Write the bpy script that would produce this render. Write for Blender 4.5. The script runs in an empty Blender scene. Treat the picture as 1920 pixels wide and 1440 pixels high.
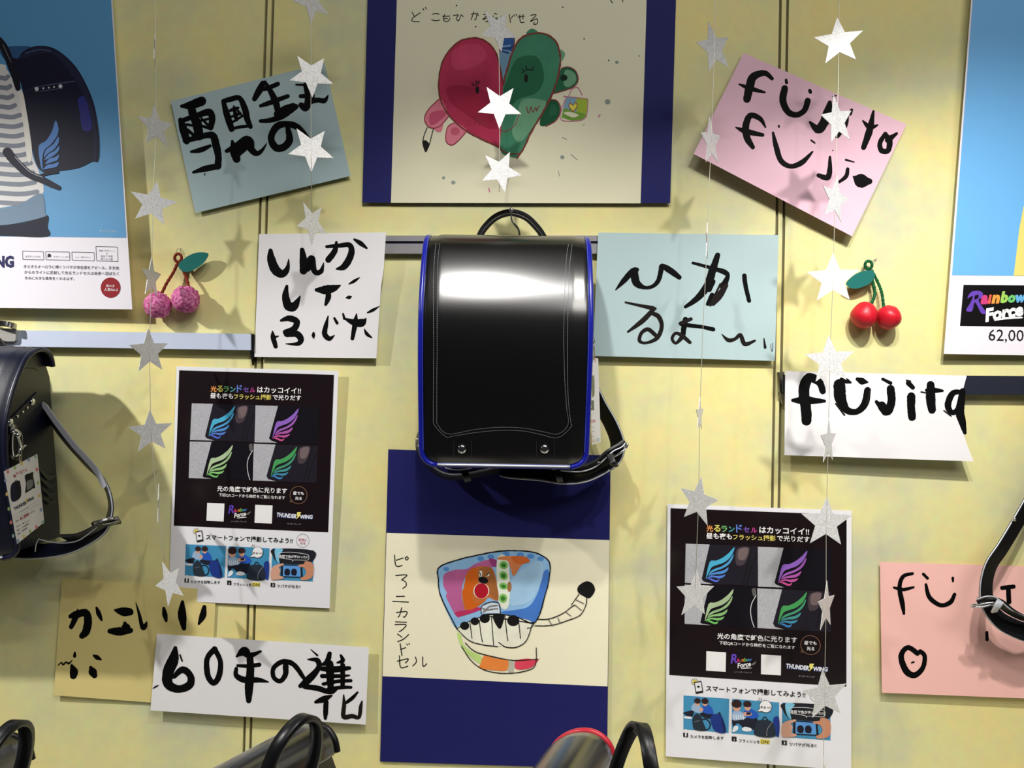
import bpy, bmesh, math, random
from mathutils import Vector, Matrix
from mathutils.geometry import tessellate_polygon

random.seed(7)
SC = bpy.context.scene
K = 0.0009                 # metres per unit; one unit is one photo pixel on the wall plane
D = 1500.0                 # camera distance from the wall in units
ROLL = math.radians(0.9)
CR, SR = math.cos(ROLL), math.sin(ROLL)

# ---------------------------------------------------------------- camera, light, exposure
cam = bpy.data.cameras.new('camera'); cam.sensor_width = 36; cam.lens = 36 * D / 1920
cam.clip_start = 0.01
camo = bpy.data.objects.new('camera', cam); SC.collection.objects.link(camo)
camo.matrix_world = Matrix(((CR, -SR, 0, 0), (0, 0, -1, -D * K), (SR, CR, 0, 0), (0, 0, 0, 1)))
SC.camera = camo
SC.view_settings.view_transform = 'Standard'; SC.view_settings.look = 'None'
SC.view_settings.gamma = 1; SC.view_settings.use_curve_mapping = False
SC.view_settings.exposure = 0.0

w = bpy.data.worlds.new('room_light'); SC.world = w; w.use_nodes = True
w.node_tree.nodes['Background'].inputs[0].default_value = (0.93, 0.96, 1.0, 1)
w.node_tree.nodes['Background'].inputs[1].default_value = 0.02

def aim(o, target):
    o.rotation_euler = (Vector(target) - o.location).to_track_quat('-Z', 'Y').to_euler()

def spot(name, x, dist, z, tx, tz, power, col, cone, blend=0.6, rad=0.02):
    l = bpy.data.lights.new(name, 'SPOT'); l.energy = power; l.color = col
    l.spot_size = math.radians(cone); l.spot_blend = blend; l.shadow_soft_size = rad
    o = bpy.data.objects.new(name, l); SC.collection.objects.link(o)
    o.location = (x * K, -dist * K, z * K); aim(o, (tx * K, 0, tz * K)); return o

def area(name, loc, target, sx, sy, power, col=(1, 1, 1)):
    l = bpy.data.lights.new(name, 'AREA'); l.shape = 'RECTANGLE'; l.size = sx; l.size_y = sy
    l.energy = power; l.color = col
    o = bpy.data.objects.new(name, l); SC.collection.objects.link(o)
    o.location = loc; aim(o, target); return o

WARM, COOL = (1.0, 0.94, 0.84), (0.93, 0.97, 1.0)
spot('track_spot', -95, 760, 800, -10, -380, 26, (1, 0.97, 0.92), 80, 1.0)
spot('track_spot', -1500, 800, 760, -690, -470, 74, (1, 0.98, 0.94), 70, 1.0)
spot('track_spot', 430, 800, 850, 600, -460, 22, (1, 0.96, 0.9), 82, 1.0)
spot('track_spot', 620, 800, 850, 970, -340, 43, (1, 0.965, 0.91), 84, 1.0)
area('highlight_fill', (-0.03, -2.0, 2.0), (0, -0.1, -0.3), 0.8, 0.12, 14, (1, 0.98, 0.95))  # unseen area light, added for the backpack highlight and overall fill
area('soft_fill', (1.2, -2.4, 1.6), (0.5, 0, -0.3), 1.6, 0.6, 24, (1, 0.965, 0.91))  # unseen soft fill, added to lift the right side of the wall

# ---------------------------------------------------------------- helpers
def lin(c):
    c /= 255.0
    return c / 12.92 if c <= 0.04045 else ((c + 0.055) / 1.055) ** 2.4

MATS = {}
def mat(name, rgb, rough=0.6, metal=0.0, spec=0.4, var=0.04, scale=40.0, bump=0.0, bscale=300.0, coat=0.0):
    """procedural material: base colour with a faint noise mottling and optional fine bump"""
    if name in MATS: return MATS[name]
    m = bpy.data.materials.new(name); m.use_nodes = True
    nt = m.node_tree; b = nt.nodes['Principled BSDF']
    c = [lin(v) for v in rgb]
    tc = nt.nodes.new('ShaderNodeTexCoord')
    n = nt.nodes.new('ShaderNodeTexNoise'); n.inputs['Scale'].default_value = scale; n.inputs['Detail'].default_value = 3
    mx = nt.nodes.new('ShaderNodeMix'); mx.data_type = 'RGBA'
    mx.inputs['A'].default_value = [v * (1 - var) for v in c] + [1]
    mx.inputs['B'].default_value = [min(1, v * (1 + var)) for v in c] + [1]
    nt.links.new(tc.outputs['Object'], n.inputs['Vector'])
    nt.links.new(n.outputs['Fac'], mx.inputs['Factor']); nt.links.new(mx.outputs['Result'], b.inputs['Base Color'])
    b.inputs['Roughness'].default_value = rough; b.inputs['Metallic'].default_value = metal
    b.inputs['Specular IOR Level'].default_value = spec
    b.inputs['Coat Weight'].default_value = coat; b.inputs['Coat Roughness'].default_value = 0.12
    if bump:
        n2 = nt.nodes.new('ShaderNodeTexNoise'); n2.inputs['Scale'].default_value = bscale; n2.inputs['Detail'].default_value = 2
        bp = nt.nodes.new('ShaderNodeBump'); bp.inputs['Strength'].default_value = bump; bp.inputs['Distance'].default_value = 0.001
        nt.links.new(tc.outputs['Object'], n2.inputs['Vector']); nt.links.new(n2.outputs['Fac'], bp.inputs['Height'])
        nt.links.new(bp.outputs['Normal'], b.inputs['Normal'])
    MATS[name] = m; return m

def ink(r, g, b, rough=0.55):
    return mat('print_%d_%d_%d' % (r, g, b), (r, g, b), rough, spec=0.25, var=0.02)

def paint(r, g, b):
    return mat('watercolour_%d_%d_%d' % (r, g, b), (r, g, b), 0.7, spec=0.15, var=0.22, scale=28)

def P(px, py, d=0.0):
    """point seen at photo pixel px,py standing d units in front of the wall"""
    s = 1 - d / D
    u, v = (px - 960) * s, (720 - py) * s
    return Vector(((u * CR - v * SR) * K, -d * K, (u * SR + v * CR) * K))

class Acc:
    def __init__(self, name, label=None):
        self.name, self.label = name, label
        self.v, self.f, self.m, self.mats = [], [], [], []
        self.smooth = False
    def mi(self, m):
        if m not in self.mats: self.mats.append(m)
        return self.mats.index(m)
    def add(self, verts, faces, m):
        o = len(self.v); k = self.mi(m)
        self.v += [Vector(x) for x in verts]
        self.f += [tuple(i + o for i in f) for f in faces]
        self.m += [k] * len(faces)
    def build(self, parent=None, origin=None, smooth=None):
        me = bpy.data.meshes.new(self.name)
        if origin is None:
            origin = Vector((0, 0, 0))
        me.from_pydata([tuple(v - origin) for v in self.v], [], self.f)
        for m in self.mats: me.materials.append(m)
        me.polygons.foreach_set('material_index', self.m)
        sm = self.smooth if smooth is None else smooth
        me.polygons.foreach_set('use_smooth', [sm] * len(self.f))
        me.update()
        o = bpy.data.objects.new(self.name, me); SC.collection.objects.link(o)
        if parent: o.parent = parent
        else: o.location = origin
        if self.label: o['label'] = self.label
        return o

def tag(o, label, cat, group=None, kind=None):
    o['label'] = label; o['category'] = cat
    if group: o['group'] = group
    if kind: o['kind'] = kind
    return o

def root(name, loc, label, cat, group=None):
    e = bpy.data.objects.new(name, None); SC.collection.objects.link(e)
    e.empty_display_size = 0.03
    e.location = loc; return tag(e, label, cat, group)

def catmull(pts, n=8, closed=False):
    out = []; N = len(pts)
    if N < 2: return [tuple(p) for p in pts]
    rng = range(N if closed else N - 1)
    for i in rng:
        if closed: p0, p1, p2, p3 = pts[(i - 1) % N], pts[i], pts[(i + 1) % N], pts[(i + 2) % N]
        else: p0, p1, p2, p3 = pts[max(i - 1, 0)], pts[i], pts[i + 1], pts[min(i + 2, N - 1)]
        for k in range(n):
            t = k / n
            out.append(tuple(0.5 * ((2 * b) + (c - a) * t + (2 * a - 5 * b + 4 * c - e) * t * t + (3 * b - a - 3 * c + e) * t ** 3)
                             for a, b, c, e in zip(p0, p1, p2, p3)))
    if not closed: out.append(tuple(pts[-1]))
    return out

def box(acc, lo, hi, m):
    x0, y0, z0 = lo; x1, y1, z1 = hi
    acc.add([(x0, y0, z0), (x1, y0, z0), (x1, y1, z0), (x0, y1, z0), (x0, y0, z1), (x1, y0, z1), (x1, y1, z1), (x0, y1, z1)],
            [(0, 3, 2, 1), (4, 5, 6, 7), (0, 1, 5, 4), (1, 2, 6, 5), (2, 3, 7, 6), (3, 0, 4, 7)], m)

def frames(path):
    ts = []
    for i in range(len(path)):
        a, b = path[max(i - 1, 0)], path[min(i + 1, len(path) - 1)]
        t = (b - a); ts.append(t.normalized() if t.length > 1e-9 else Vector((0, 0, 1)))
    return ts

def tube(acc, path, r, m, n=10, caps=True):
    """round tube along world points; r in units (number or list)"""
    path = [Vector(p) for p in path]; ts = frames(path)
    up = Vector((0, 1, 0)) if abs(ts[0].y) < 0.9 else Vector((1, 0, 0))
    nrm = ts[0].cross(up).normalized(); vs, fs = [], []
    for i, (p, t) in enumerate(zip(path, ts)):
        nrm = (nrm - t * nrm.dot(t)).normalized(); bn = t.cross(nrm)
        rr = (r[i] if isinstance(r, (list, tuple)) else r) * K
        for k in range(n):
            a = 2 * math.pi * k / n
            vs.append(p + (nrm * math.cos(a) + bn * math.sin(a)) * rr)
    for i in range(len(path) - 1):
        for k in range(n):
            fs.append((i * n + k, i * n + (k + 1) % n, (i + 1) * n + (k + 1) % n, (i + 1) * n + k))
    if caps:
        fs.append(tuple(range(n))[::-1]); fs.append(tuple((len(path) - 1) * n + k for k in range(n)))
    acc.add(vs, fs, m)

def band(acc, path, wid, thick, side, m):
    """flat strap: rectangular section swept on world points, wide along vector(s) side, units"""
    path = [Vector(p) for p in path]; ts = frames(path); vs, fs = [], []
    for i, (p, t) in enumerate(zip(path, ts)):
        s = Vector(side[i] if isinstance(side, list) else side); s = (s - t * s.dot(t)).normalized(); n = t.cross(s)
        wd = (wid[i] if isinstance(wid, list) else wid) * K / 2; th = thick * K / 2
        for a, b in ((-1, -1), (-.92, -1.25), (.92, -1.25), (1, -1), (1, 1), (.92, 1.25), (-.92, 1.25), (-1, 1)):
            vs.append(p + s * wd * a + n * th * b)
    for i in range(len(path) - 1):
        for k in range(8):
            fs.append((i * 8 + k, i * 8 + (k + 1) % 8, (i + 1) * 8 + (k + 1) % 8, (i + 1) * 8 + k))
    fs.append(tuple(range(8))[::-1]); fs.append(tuple((len(path) - 1) * 8 + k for k in range(8)))
    acc.add(vs, fs, m)
    return ts

def edge_of(path, wid, side, sgn, th=0):
    path = [Vector(p) for p in path]; ts = frames(path); out = []
    for i, (p, t) in enumerate(zip(path, ts)):
        s = Vector(side[i] if isinstance(side, list) else side); s = (s - t * s.dot(t)).normalized(); n = t.cross(s)
        wd = (wid[i] if isinstance(wid, list) else wid) * K / 2
        out.append(p + s * wd * sgn + n * th * K)
    return out

def PP(pts, n=8):
    """smooth world path from (px, py, d) triples"""
    return [P(*q) for q in catmull(pts, n)]

def ball(acc, c, r, m, seg=20, ring=12, fn=None, sq=(1, 1, 1)):
    """r in units; fn(dir) scales the radius"""
    vs, fs = [], []
    for i in range(ring + 1):
        th = math.pi * i / ring
        for k in range(seg):
            ph = 2 * math.pi * k / seg
            dv = Vector((math.sin(th) * math.cos(ph), math.sin(th) * math.sin(ph), math.cos(th)))
            q = r * (fn(dv) if fn else 1)
            vs.append(Vector(c) + Vector((dv.x * sq[0], dv.y * sq[1], dv.z * sq[2])) * q * K)
    for i in range(ring):
        for k in range(seg):
            fs.append((i * seg + k, i * seg + (k + 1) % seg, (i + 1) * seg + (k + 1) % seg, (i + 1) * seg + k))
    acc.add(vs, fs, m)

FONT = {}
def glyphs(body, bold, shear):
    key = (body, bold, shear)
    if key not in FONT:
        c = bpy.data.curves.new('lettering', 'FONT'); c.body = body; c.resolution_u = 2; c.offset = bold; c.shear = shear
        o = bpy.data.objects.new('lettering', c)
        me = bpy.data.meshes.new_from_object(o)
        FONT[key] = ([tuple(v.co) for v in me.vertices], [tuple(p.vertices) for p in me.polygons])
        bpy.data.objects.remove(o); bpy.data.curves.remove(c); bpy.data.meshes.remove(me)
    return FONT[key]

def homography(q):
    """unit square -> quad TL,TR,BR,BL"""
    (x0, y0), (x1, y1), (x2, y2), (x3, y3) = q
    dx1, dy1, dx2, dy2 = x1 - x2, y1 - y2, x3 - x2, y3 - y2
    sx, sy = x0 - x1 + x2 - x3, y0 - y1 + y2 - y3
    den = dx1 * dy2 - dx2 * dy1
    g = (sx * dy2 - dx2 * sy) / den; h = (dx1 * sy - sx * dy1) / den
    return Matrix(((x1 - x0 + g * x1, x3 - x0 + h * x3, x0), (y1 - y0 + g * y1, y3 - y0 + h * y3, y0), (g, h, 1)))

def hmap(M, x, y):
    v = M @ Vector((x, y, 1)); return v.x / v.z, v.y / v.z

LAYER = 0.32
class Paper:
    """a sheet near the wall; print on it is laid in thin layers following its bend"""
    def __init__(self, name, quad, dep, label, cat, group=None, content=None, curl=(0, 0)):
        self.H = homography(quad); self.Hi = homography(content or quad).inverted()
        self.dep, self.curl = dep, curl
        self.zx, self.zy, self.zf = 0, 0, 1
        cx, cy = hmap(self.H, .5, .5)
        self.loc = P(cx, cy, self.depth(.5, .5))
        self.root = root(name, self.loc, label, cat, group)
        self.parts = []; self.objs = {}; self.bias = 0
    def depth(self, u, v):
        a, b, c, d = self.dep
        base = (a * (1 - u) + b * u) * (1 - v) + (d * (1 - u) + c * u) * v
        return base + self.curl[0] * 4 * u * (1 - u) + self.curl[1] * 4 * v * (1 - v)
    def at(self, u, v, lay=0):
        x, y = hmap(self.H, u, v); return P(x, y, self.depth(u, v) + lay)
    def zoom(self, x0, y0, f): self.zx, self.zy, self.zf = x0, y0, f; return self
    def W(self, x, y, lay):
        u, v = hmap(self.Hi, self.zx + x * self.zf, self.zy + y * self.zf)
        return self.at(u, v, lay)
    def part(self, name, label=None, under=None):
        self.acc = Acc(name, label); self.parts.append((self.acc, under)); self.bias = 0; return self.acc
    def sheet(self, m, nu=14, nv=14, warp=None, name='paper', thick=0.7):
        a = self.part(name); vs, fs = [], []
        for s in (0, -thick):
            for j in range(nv + 1):
                for i in range(nu + 1):
                    u, v = i / nu, j / nv
                    if warp: u, v = warp(u, v)
                    vs.append(self.at(u, v, s))
        W = nu + 1; N = W * (nv + 1)
        for j in range(nv):
            for i in range(nu):
                q = j * W + i
                fs.append((q, q + W, q + W + 1, q + 1)); fs.append((N + q, N + q + 1, N + q + W + 1, N + q + W))
        for i in range(nu):
            fs.append((i, i + 1, N + i + 1, N + i)); q = nv * W + i; fs.append((q + 1, q, N + q, N + q + 1))
        for j in range(nv):
            q = j * W; fs.append((q + W, q, N + q, N + q + W)); q += nu; fs.append((q, q + W, N + q + W, N + q))
        a.add(vs, fs, m)
    def quad(self, q, m, lay=1, n=10):
        M = homography(q); vs = [self.W(*hmap(M, i / n, j / n), lay * LAYER) for j in range(n + 1) for i in range(n + 1)]
        W = n + 1
        self.acc.add(vs, [(j * W + i, j * W + W + i, j * W + W + i + 1, j * W + i + 1) for j in range(n) for i in range(n)], m)
    def poly(self, pts, m, lay=1, smooth=True, n=5):
        pts = catmull(pts, n, True) if smooth else [tuple(p) for p in pts]
        tri = tessellate_polygon([[Vector((x, y, 0)) for x, y in pts]])
        self.bias += 0.004
        self.acc.add([self.W(x, y, lay * LAYER + self.bias) for x, y in pts], [tuple(t) for t in tri], m)
    def ellipse(self, x, y, rx, ry, m, lay=1, rot=0, n=20):
        c, s = math.cos(rot), math.sin(rot)
        pts = [(x + rx * math.cos(t) * c - ry * math.sin(t) * s, y + rx * math.cos(t) * s + ry * math.sin(t) * c)
               for t in [2 * math.pi * k / n for k in range(n)]]
        self.poly(pts, m, lay, False)
    def stroke(self, pts, m, width=None, lay=1, n=7, rag=0.05):
        """brush or pen line; pts are (x, y, w) or (x, y) with one width"""
        pts = [(p[0], p[1], p[2] if len(p) > 2 else width) for p in pts]
        if len(pts) == 1: x, y, wd = pts[0]; return self.ellipse(x, y, wd / 2, wd / 2, m, lay)
        sm = catmull(pts, n)
        L, R = [], []
        for i, (x, y, wd) in enumerate(sm):
            a, b = sm[max(i - 1, 0)], sm[min(i + 1, len(sm) - 1)]
            dx, dy = b[0] - a[0], b[1] - a[1]; l = math.hypot(dx, dy) or 1
            h = max(wd, 1.5) / 2
            L.append((x - dy / l * h * (1 + random.uniform(-rag, rag)), y + dx / l * h * (1 + random.uniform(-rag, rag))))
            R.append((x + dy / l * h * (1 + random.uniform(-rag, rag)), y - dx / l * h * (1 + random.uniform(-rag, rag))))
        self.bias += 0.003; z = lay * LAYER + self.bias
        N = len(sm)
        self.acc.add([self.W(x, y, z) for x, y in L + R], [(i, i + 1, N + i + 1, N + i) for i in range(N - 1)], m)
        step = n if max(p[2] for p in pts) * self.zf > 2.5 else 10 ** 6
        for i in range(0, N, step):
            x, y, wd = sm[i]
            if wd > 6:
                self.bias += 0.001; z = lay * LAYER + self.bias; k = 12
                self.acc.add([self.W(x + wd * .5 * math.cos(2 * math.pi * q / k) * (1 + random.uniform(-rag, rag)),
                                     y + wd * .5 * math.sin(2 * math.pi * q / k), z) for q in range(k)], [tuple(range(k))], m)
    def strokes(self, lst, m, width=None, lay=1, **kw):
        for s in lst: self.stroke(s, m, width, lay, **kw)
    def chars(self, name, lst, m, width=None, lay=1, gap=6, thin=(), m2=None, **kw):
        items = [(q, m) for q in lst] + [(q, m2) for q in thin]; bb = []
        for q, _ in items:
            ws = [(p[2] if len(p) > 2 else (width or 0)) / 2 + gap for p in q]
            bb.append((min(p[0] - k for p, k in zip(q, ws)), min(p[1] - k for p, k in zip(q, ws)), max(p[0] + k for p, k in zip(q, ws)), max(p[1] + k for p, k in zip(q, ws))))
        gid = list(range(len(items)))
        for i in range(len(items)):
            for j in range(i):
                a, b = bb[i], bb[j]
                if a[0] < b[2] and b[0] < a[2] and a[1] < b[3] and b[1] < a[3]:
                    gi, gj = gid[i], gid[j]; gid = [gj if g == gi else g for g in gid]
        for g in dict.fromkeys(gid):
            self.part(name)
            for k, (q, mm) in enumerate(items):
                if gid[k] == g: self.stroke(q, mm, width, lay, **kw)
    def text(self, body, a, b, m, lay=2, bold=0.0, shear=0.0, vs=1.0):
        V, F = glyphs(body, bold, shear)
        xs = [v[0] for v in V]; x0, x1 = min(xs), max(xs)
        dx, dy = b[0] - a[0], b[1] - a[1]; l = math.hypot(dx, dy); sc = l / (x1 - x0)
        ux, uy = dx / l, dy / l; out = []
        for gx, gy, _ in V:
            t = (gx - x0) * sc; h = gy * sc * vs
            out.append(self.W(a[0] + ux * t + uy * h, a[1] + uy * t - ux * h, lay * LAYER))
        self.acc.add(out, F, m)
    def ring(self, x, y, rx, ry, wd, m, lay=2):
        pts = [(x + rx * math.cos(t), y + ry * math.sin(t), wd) for t in [2 * math.pi * k / 24 for k in range(25)]]
        self.stroke(pts, m, None, lay, n=2, rag=0)
    def done(self):
        for a, under in self.parts:
            if not a.f: continue
            par = self.objs[under] if under is not None else self.root
            self.objs[id(a)] = a.build(par, self.loc)
        return self.root
# ---------------------------------------------------------------- the display wall
def wall_material():
    m = bpy.data.materials.new('yellow_mottled_wall'); m.use_nodes = True; nt = m.node_tree; b = nt.nodes['Principled BSDF']
    tc = nt.nodes.new('ShaderNodeTexCoord')
    def noise(sc, det=4):
        n = nt.nodes.new('ShaderNodeTexNoise'); n.inputs['Scale'].default_value = sc; n.inputs['Detail'].default_value = det
        n.inputs['Roughness'].default_value = .55; nt.links.new(tc.outputs['Object'], n.inputs['Vector']); return n
    r = nt.nodes.new('ShaderNodeValToRGB'); e = r.color_ramp.elements
    e[0].position, e[1].position = .34, .68
    e[0].color = [lin(v) for v in (202, 203, 170)] + [1]; e[1].color = [lin(v) for v in (238, 221, 147)] + [1]
    k = e.new(.5); k.color = [lin(v) for v in (225, 220, 160)] + [1]
    nt.links.new(noise(4.2).outputs['Fac'], r.inputs[0])
    mx = nt.nodes.new('ShaderNodeMix'); mx.data_type = 'RGBA'; mx.blend_type = 'MULTIPLY'; mx.inputs['Factor'].default_value = .16
    nt.links.new(r.outputs[0], mx.inputs['A']); nt.links.new(noise(55, 2).outputs['Color'], mx.inputs['B'])
    nt.links.new(mx.outputs['Result'], b.inputs['Base Color'])
    b.inputs['Roughness'].default_value = .62; b.inputs['Specular IOR Level'].default_value = .25
    return m
WALL = wall_material()
GROOVE = mat('dark_groove', (105, 98, 70), .8)

def seam(x0, x1):    # line through photo top and bottom
    return lambda py: x0 + (x1 - x0) * py / 1440
S = [seam(499.5, 456), seam(512, 468), seam(1463.5, 1440), seam(1477, 1452)]
wl = Acc('wall_back')
cols = [(lambda y: -900, lambda y: S[0](y) - 2.6), (lambda y: S[0](y) + 2.6, lambda y: S[1](y) - 2.6),
        (lambda y: S[1](y) + 2.6, lambda y: S[2](y) - 2.6), (lambda y: S[2](y) + 2.6, lambda y: S[3](y) - 2.6),
        (lambda y: S[3](y) + 2.6, lambda y: 2850)]
YT, YB = -650, 2050
for a, b in cols:
    f = [P(a(YT), YT, 0), P(b(YT), YT, 0), P(b(YB), YB, 0), P(a(YB), YB, 0)]
    k = [q + Vector((0, 8 * K, 0)) for q in f]
    wl.add(f + k, [(3, 2, 1, 0), (0, 1, 5, 4), (1, 2, 6, 5), (2, 3, 7, 6), (3, 0, 4, 7), (4, 5, 6, 7)], WALL)
wl.build()['kind'] = 'structure'
n = 0
for i in (0, 2):
    n += 1; g = Acc('glint_%d' % n)
    q = [P(S[i](YT) - 4, YT, 0), P(S[i + 1](YT) + 4, YT, 0), P(S[i + 1](YB) + 4, YB, 0), P(S[i](YB) - 4, YB, 0)]
    f = [v + Vector((0, 5 * K, 0)) for v in q]; k = [v + Vector((0, 7.5 * K, 0)) for v in q]
    g.add(f + k, [(3, 2, 1, 0), (0, 1, 5, 4), (1, 2, 6, 5), (2, 3, 7, 6), (3, 0, 4, 7), (4, 5, 6, 7)], GROOVE)
    g.build()['kind'] = 'structure'

# ---------------------------------------------------------------- rails and their fittings
CHROME = mat('chrome', (225, 226, 230), .12, 1.0, var=.02)
DCHROME = mat('dark_chrome', (150, 150, 148), .16, 1.0, var=.02)
def prism(acc, q, d1, d0, m):
    f = [P(x, y, d1) for x, y in q]; k = [Vector((v.x, -d0 * K, v.z)) for v in f]; N = len(q)
    acc.add(f + k, [tuple(range(N))[::-1], tuple(range(N, 2 * N))] + [(i, (i + 1) % N, N + (i + 1) % N, N + i) for i in range(N)], m)

def rail(name, bars, brackets, label, loc, mb):
    r = root(name, loc, label, 'rail', 'metal rails across the wall')
    for nm, q, d1, d0, m in bars:
        a = Acc(nm); prism(a, q, d1, d0, m); a.build(r, loc)
    for q in brackets:
        a = Acc('bracket'); prism(a, q, 15, 0, mb)
        x0, y0 = q[3]; x1, y1 = q[2]
        prism(a, [(x0, y0), (x1, y1), (x1 + 1, y1 + 3), (x0 + 2 + (x1 - x0) * .3, y0 + 26)], 10, 0, mb); a.build(r, loc)
    return r
STEEL_PALE_REFL = mat('steel_pale_reflection', (200, 210, 232), .4, .2, var=.03)  # bluish-white reflection of the left rail put into its base colour
STEEL_M = mat('grey_satin_aluminium', (140, 138, 142), .4, .3, var=.03)
STEEL_DARK_REFL = mat('steel_dark_reflection', (70, 74, 92), .3, .7, var=.03)  # dark-blue reflection of the right rail put into its base colour
rail('wall_rail', [('bar', [(-500, 611), (470, 626), (470, 656.5), (-500, 641)], 18, 2, STEEL_PALE_REFL)],
     [[(468.5, 625), (477, 627), (476, 660), (468.5, 659)]],
     'metal rail with a pale reflection painted in, above the navy backpack at the left', P(200, 636, 0), DCHROME)
rail('wall_rail', [('bar', [(497, 441.5), (1452, 441.5), (1451, 452), (497, 452)], 14, 1, STEEL_M),
                   ('bar', [(497, 457), (1451, 457), (1451, 475.5), (497, 475.5)], 14, 1, STEEL_M),
                   ('slot', [(497, 452), (1451, 452), (1451, 457), (497, 457)], 10, 1, STEEL_DARK_REFL)],
     [[(490, 440), (498, 440), (498, 478), (490, 478)], [(1451, 440), (1458, 440), (1458, 478), (1451, 478)]],
     'grey grooved metal rail behind the black backpack in the middle', P(960, 458, 0), DCHROME)
rail('wall_rail', [('bar', [(1470, 702.5), (2400, 708), (2400, 744), (1470, 738)], 18, 2, STEEL_DARK_REFL)],
     [[(1461, 698), (1470.5, 697), (1470.5, 736), (1463, 736)]],
     'steel rail at the right with a dark reflection painted in, running behind the white FUJITA sheet', P(1700, 720, 0), DCHROME)

def hook_block():
    loc = P(14, 626, 20); r = root('rail_hook', loc, 'square silver sliding hook clamped on the left rail above the navy backpack', 'hook')
    a = Acc('clamp')
    q = [(-14, 615), (26, 616), (30, 619), (29, 637), (26, 640), (-14, 640)]
    prism(a, q, 26, 18.2, mat('silver_cap', (215, 212, 205), .3, .6)); a.build(r, loc)
    a = Acc('arm'); band(a, PP([(-16, 607, 4), (-10, 605, 30), (15, 608, 40), (28, 612, 30), (30, 614, 18.5)], 6), 10, 2.5, Vector((0, .2, 1)), DCHROME)
    a.build(r, loc)
hook_block()
loc = P(960, 430, 20)
r = root('rail_hook', loc, 'thin chrome hook holding up the handle of the black backpack', 'hook')
a = Acc('hook_wire'); a.smooth = True
tube(a, PP([(975, 444, 14.5), (972, 430, 20), (962, 416, 30), (959, 408, 44), (959.5, 400, 58), (959, 393.5, 62)], 6), 2.5, CHROME); a.build(r, loc)
a = Acc('ball_end'); a.smooth = True; ball(a, P(958.5, 393.5, 63), 4.6, CHROME); a.build(r, loc)

# ---------------------------------------------------------------- brush written sheets
BRUSH = mat('brush_ink', (6, 6, 7), .6, spec=.08, var=.2, scale=90)
DRY = mat('thin_brush_ink', (26, 22, 21), .6, spec=.1, var=.35, scale=160)
WHITEP = mat('white_paper', (226, 224, 226), .75, spec=.2, var=.02, scale=9, bump=.12, bscale=22)
TEALP = mat('pale_teal_paper', (172, 194, 197), .75, spec=.2, var=.03, scale=9, bump=.12, bscale=22)
PINKP = mat('pink_paper', (226, 186, 202), .75, spec=.2, var=.03, scale=9, bump=.1, bscale=22)
SALMON = mat('salmon_paper', (238, 186, 178), .75, spec=.2, var=.03, scale=9, bump=.15, bscale=22)
YELP = mat('buff_paper', (216, 200, 134), .75, spec=.2, var=.03, scale=9, bump=.15, bscale=22)
PIN = mat('pin_steel', (200, 200, 200), .25, .9)
GRP = 'brush-written paper sheets'

def pts_zoom(l, x0, y0, f): return [(x0 + x * f, y0 + y * f) for x, y in l]

def sheet(corners, z, dep, paper, strokes, label, curl=(0, 0), warp=None, thin=None):
    pp = Paper('calligraphy_sheet', pts_zoom(corners, *z), dep, label, 'paper sheet', GRP, curl=curl)
    pp.sheet(paper, warp=warp)
    pp.zoom(*z); pp.chars('brush_character', strokes, BRUSH, thin=thin or (), m2=DRY)
    pp.done(); return pp

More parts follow.
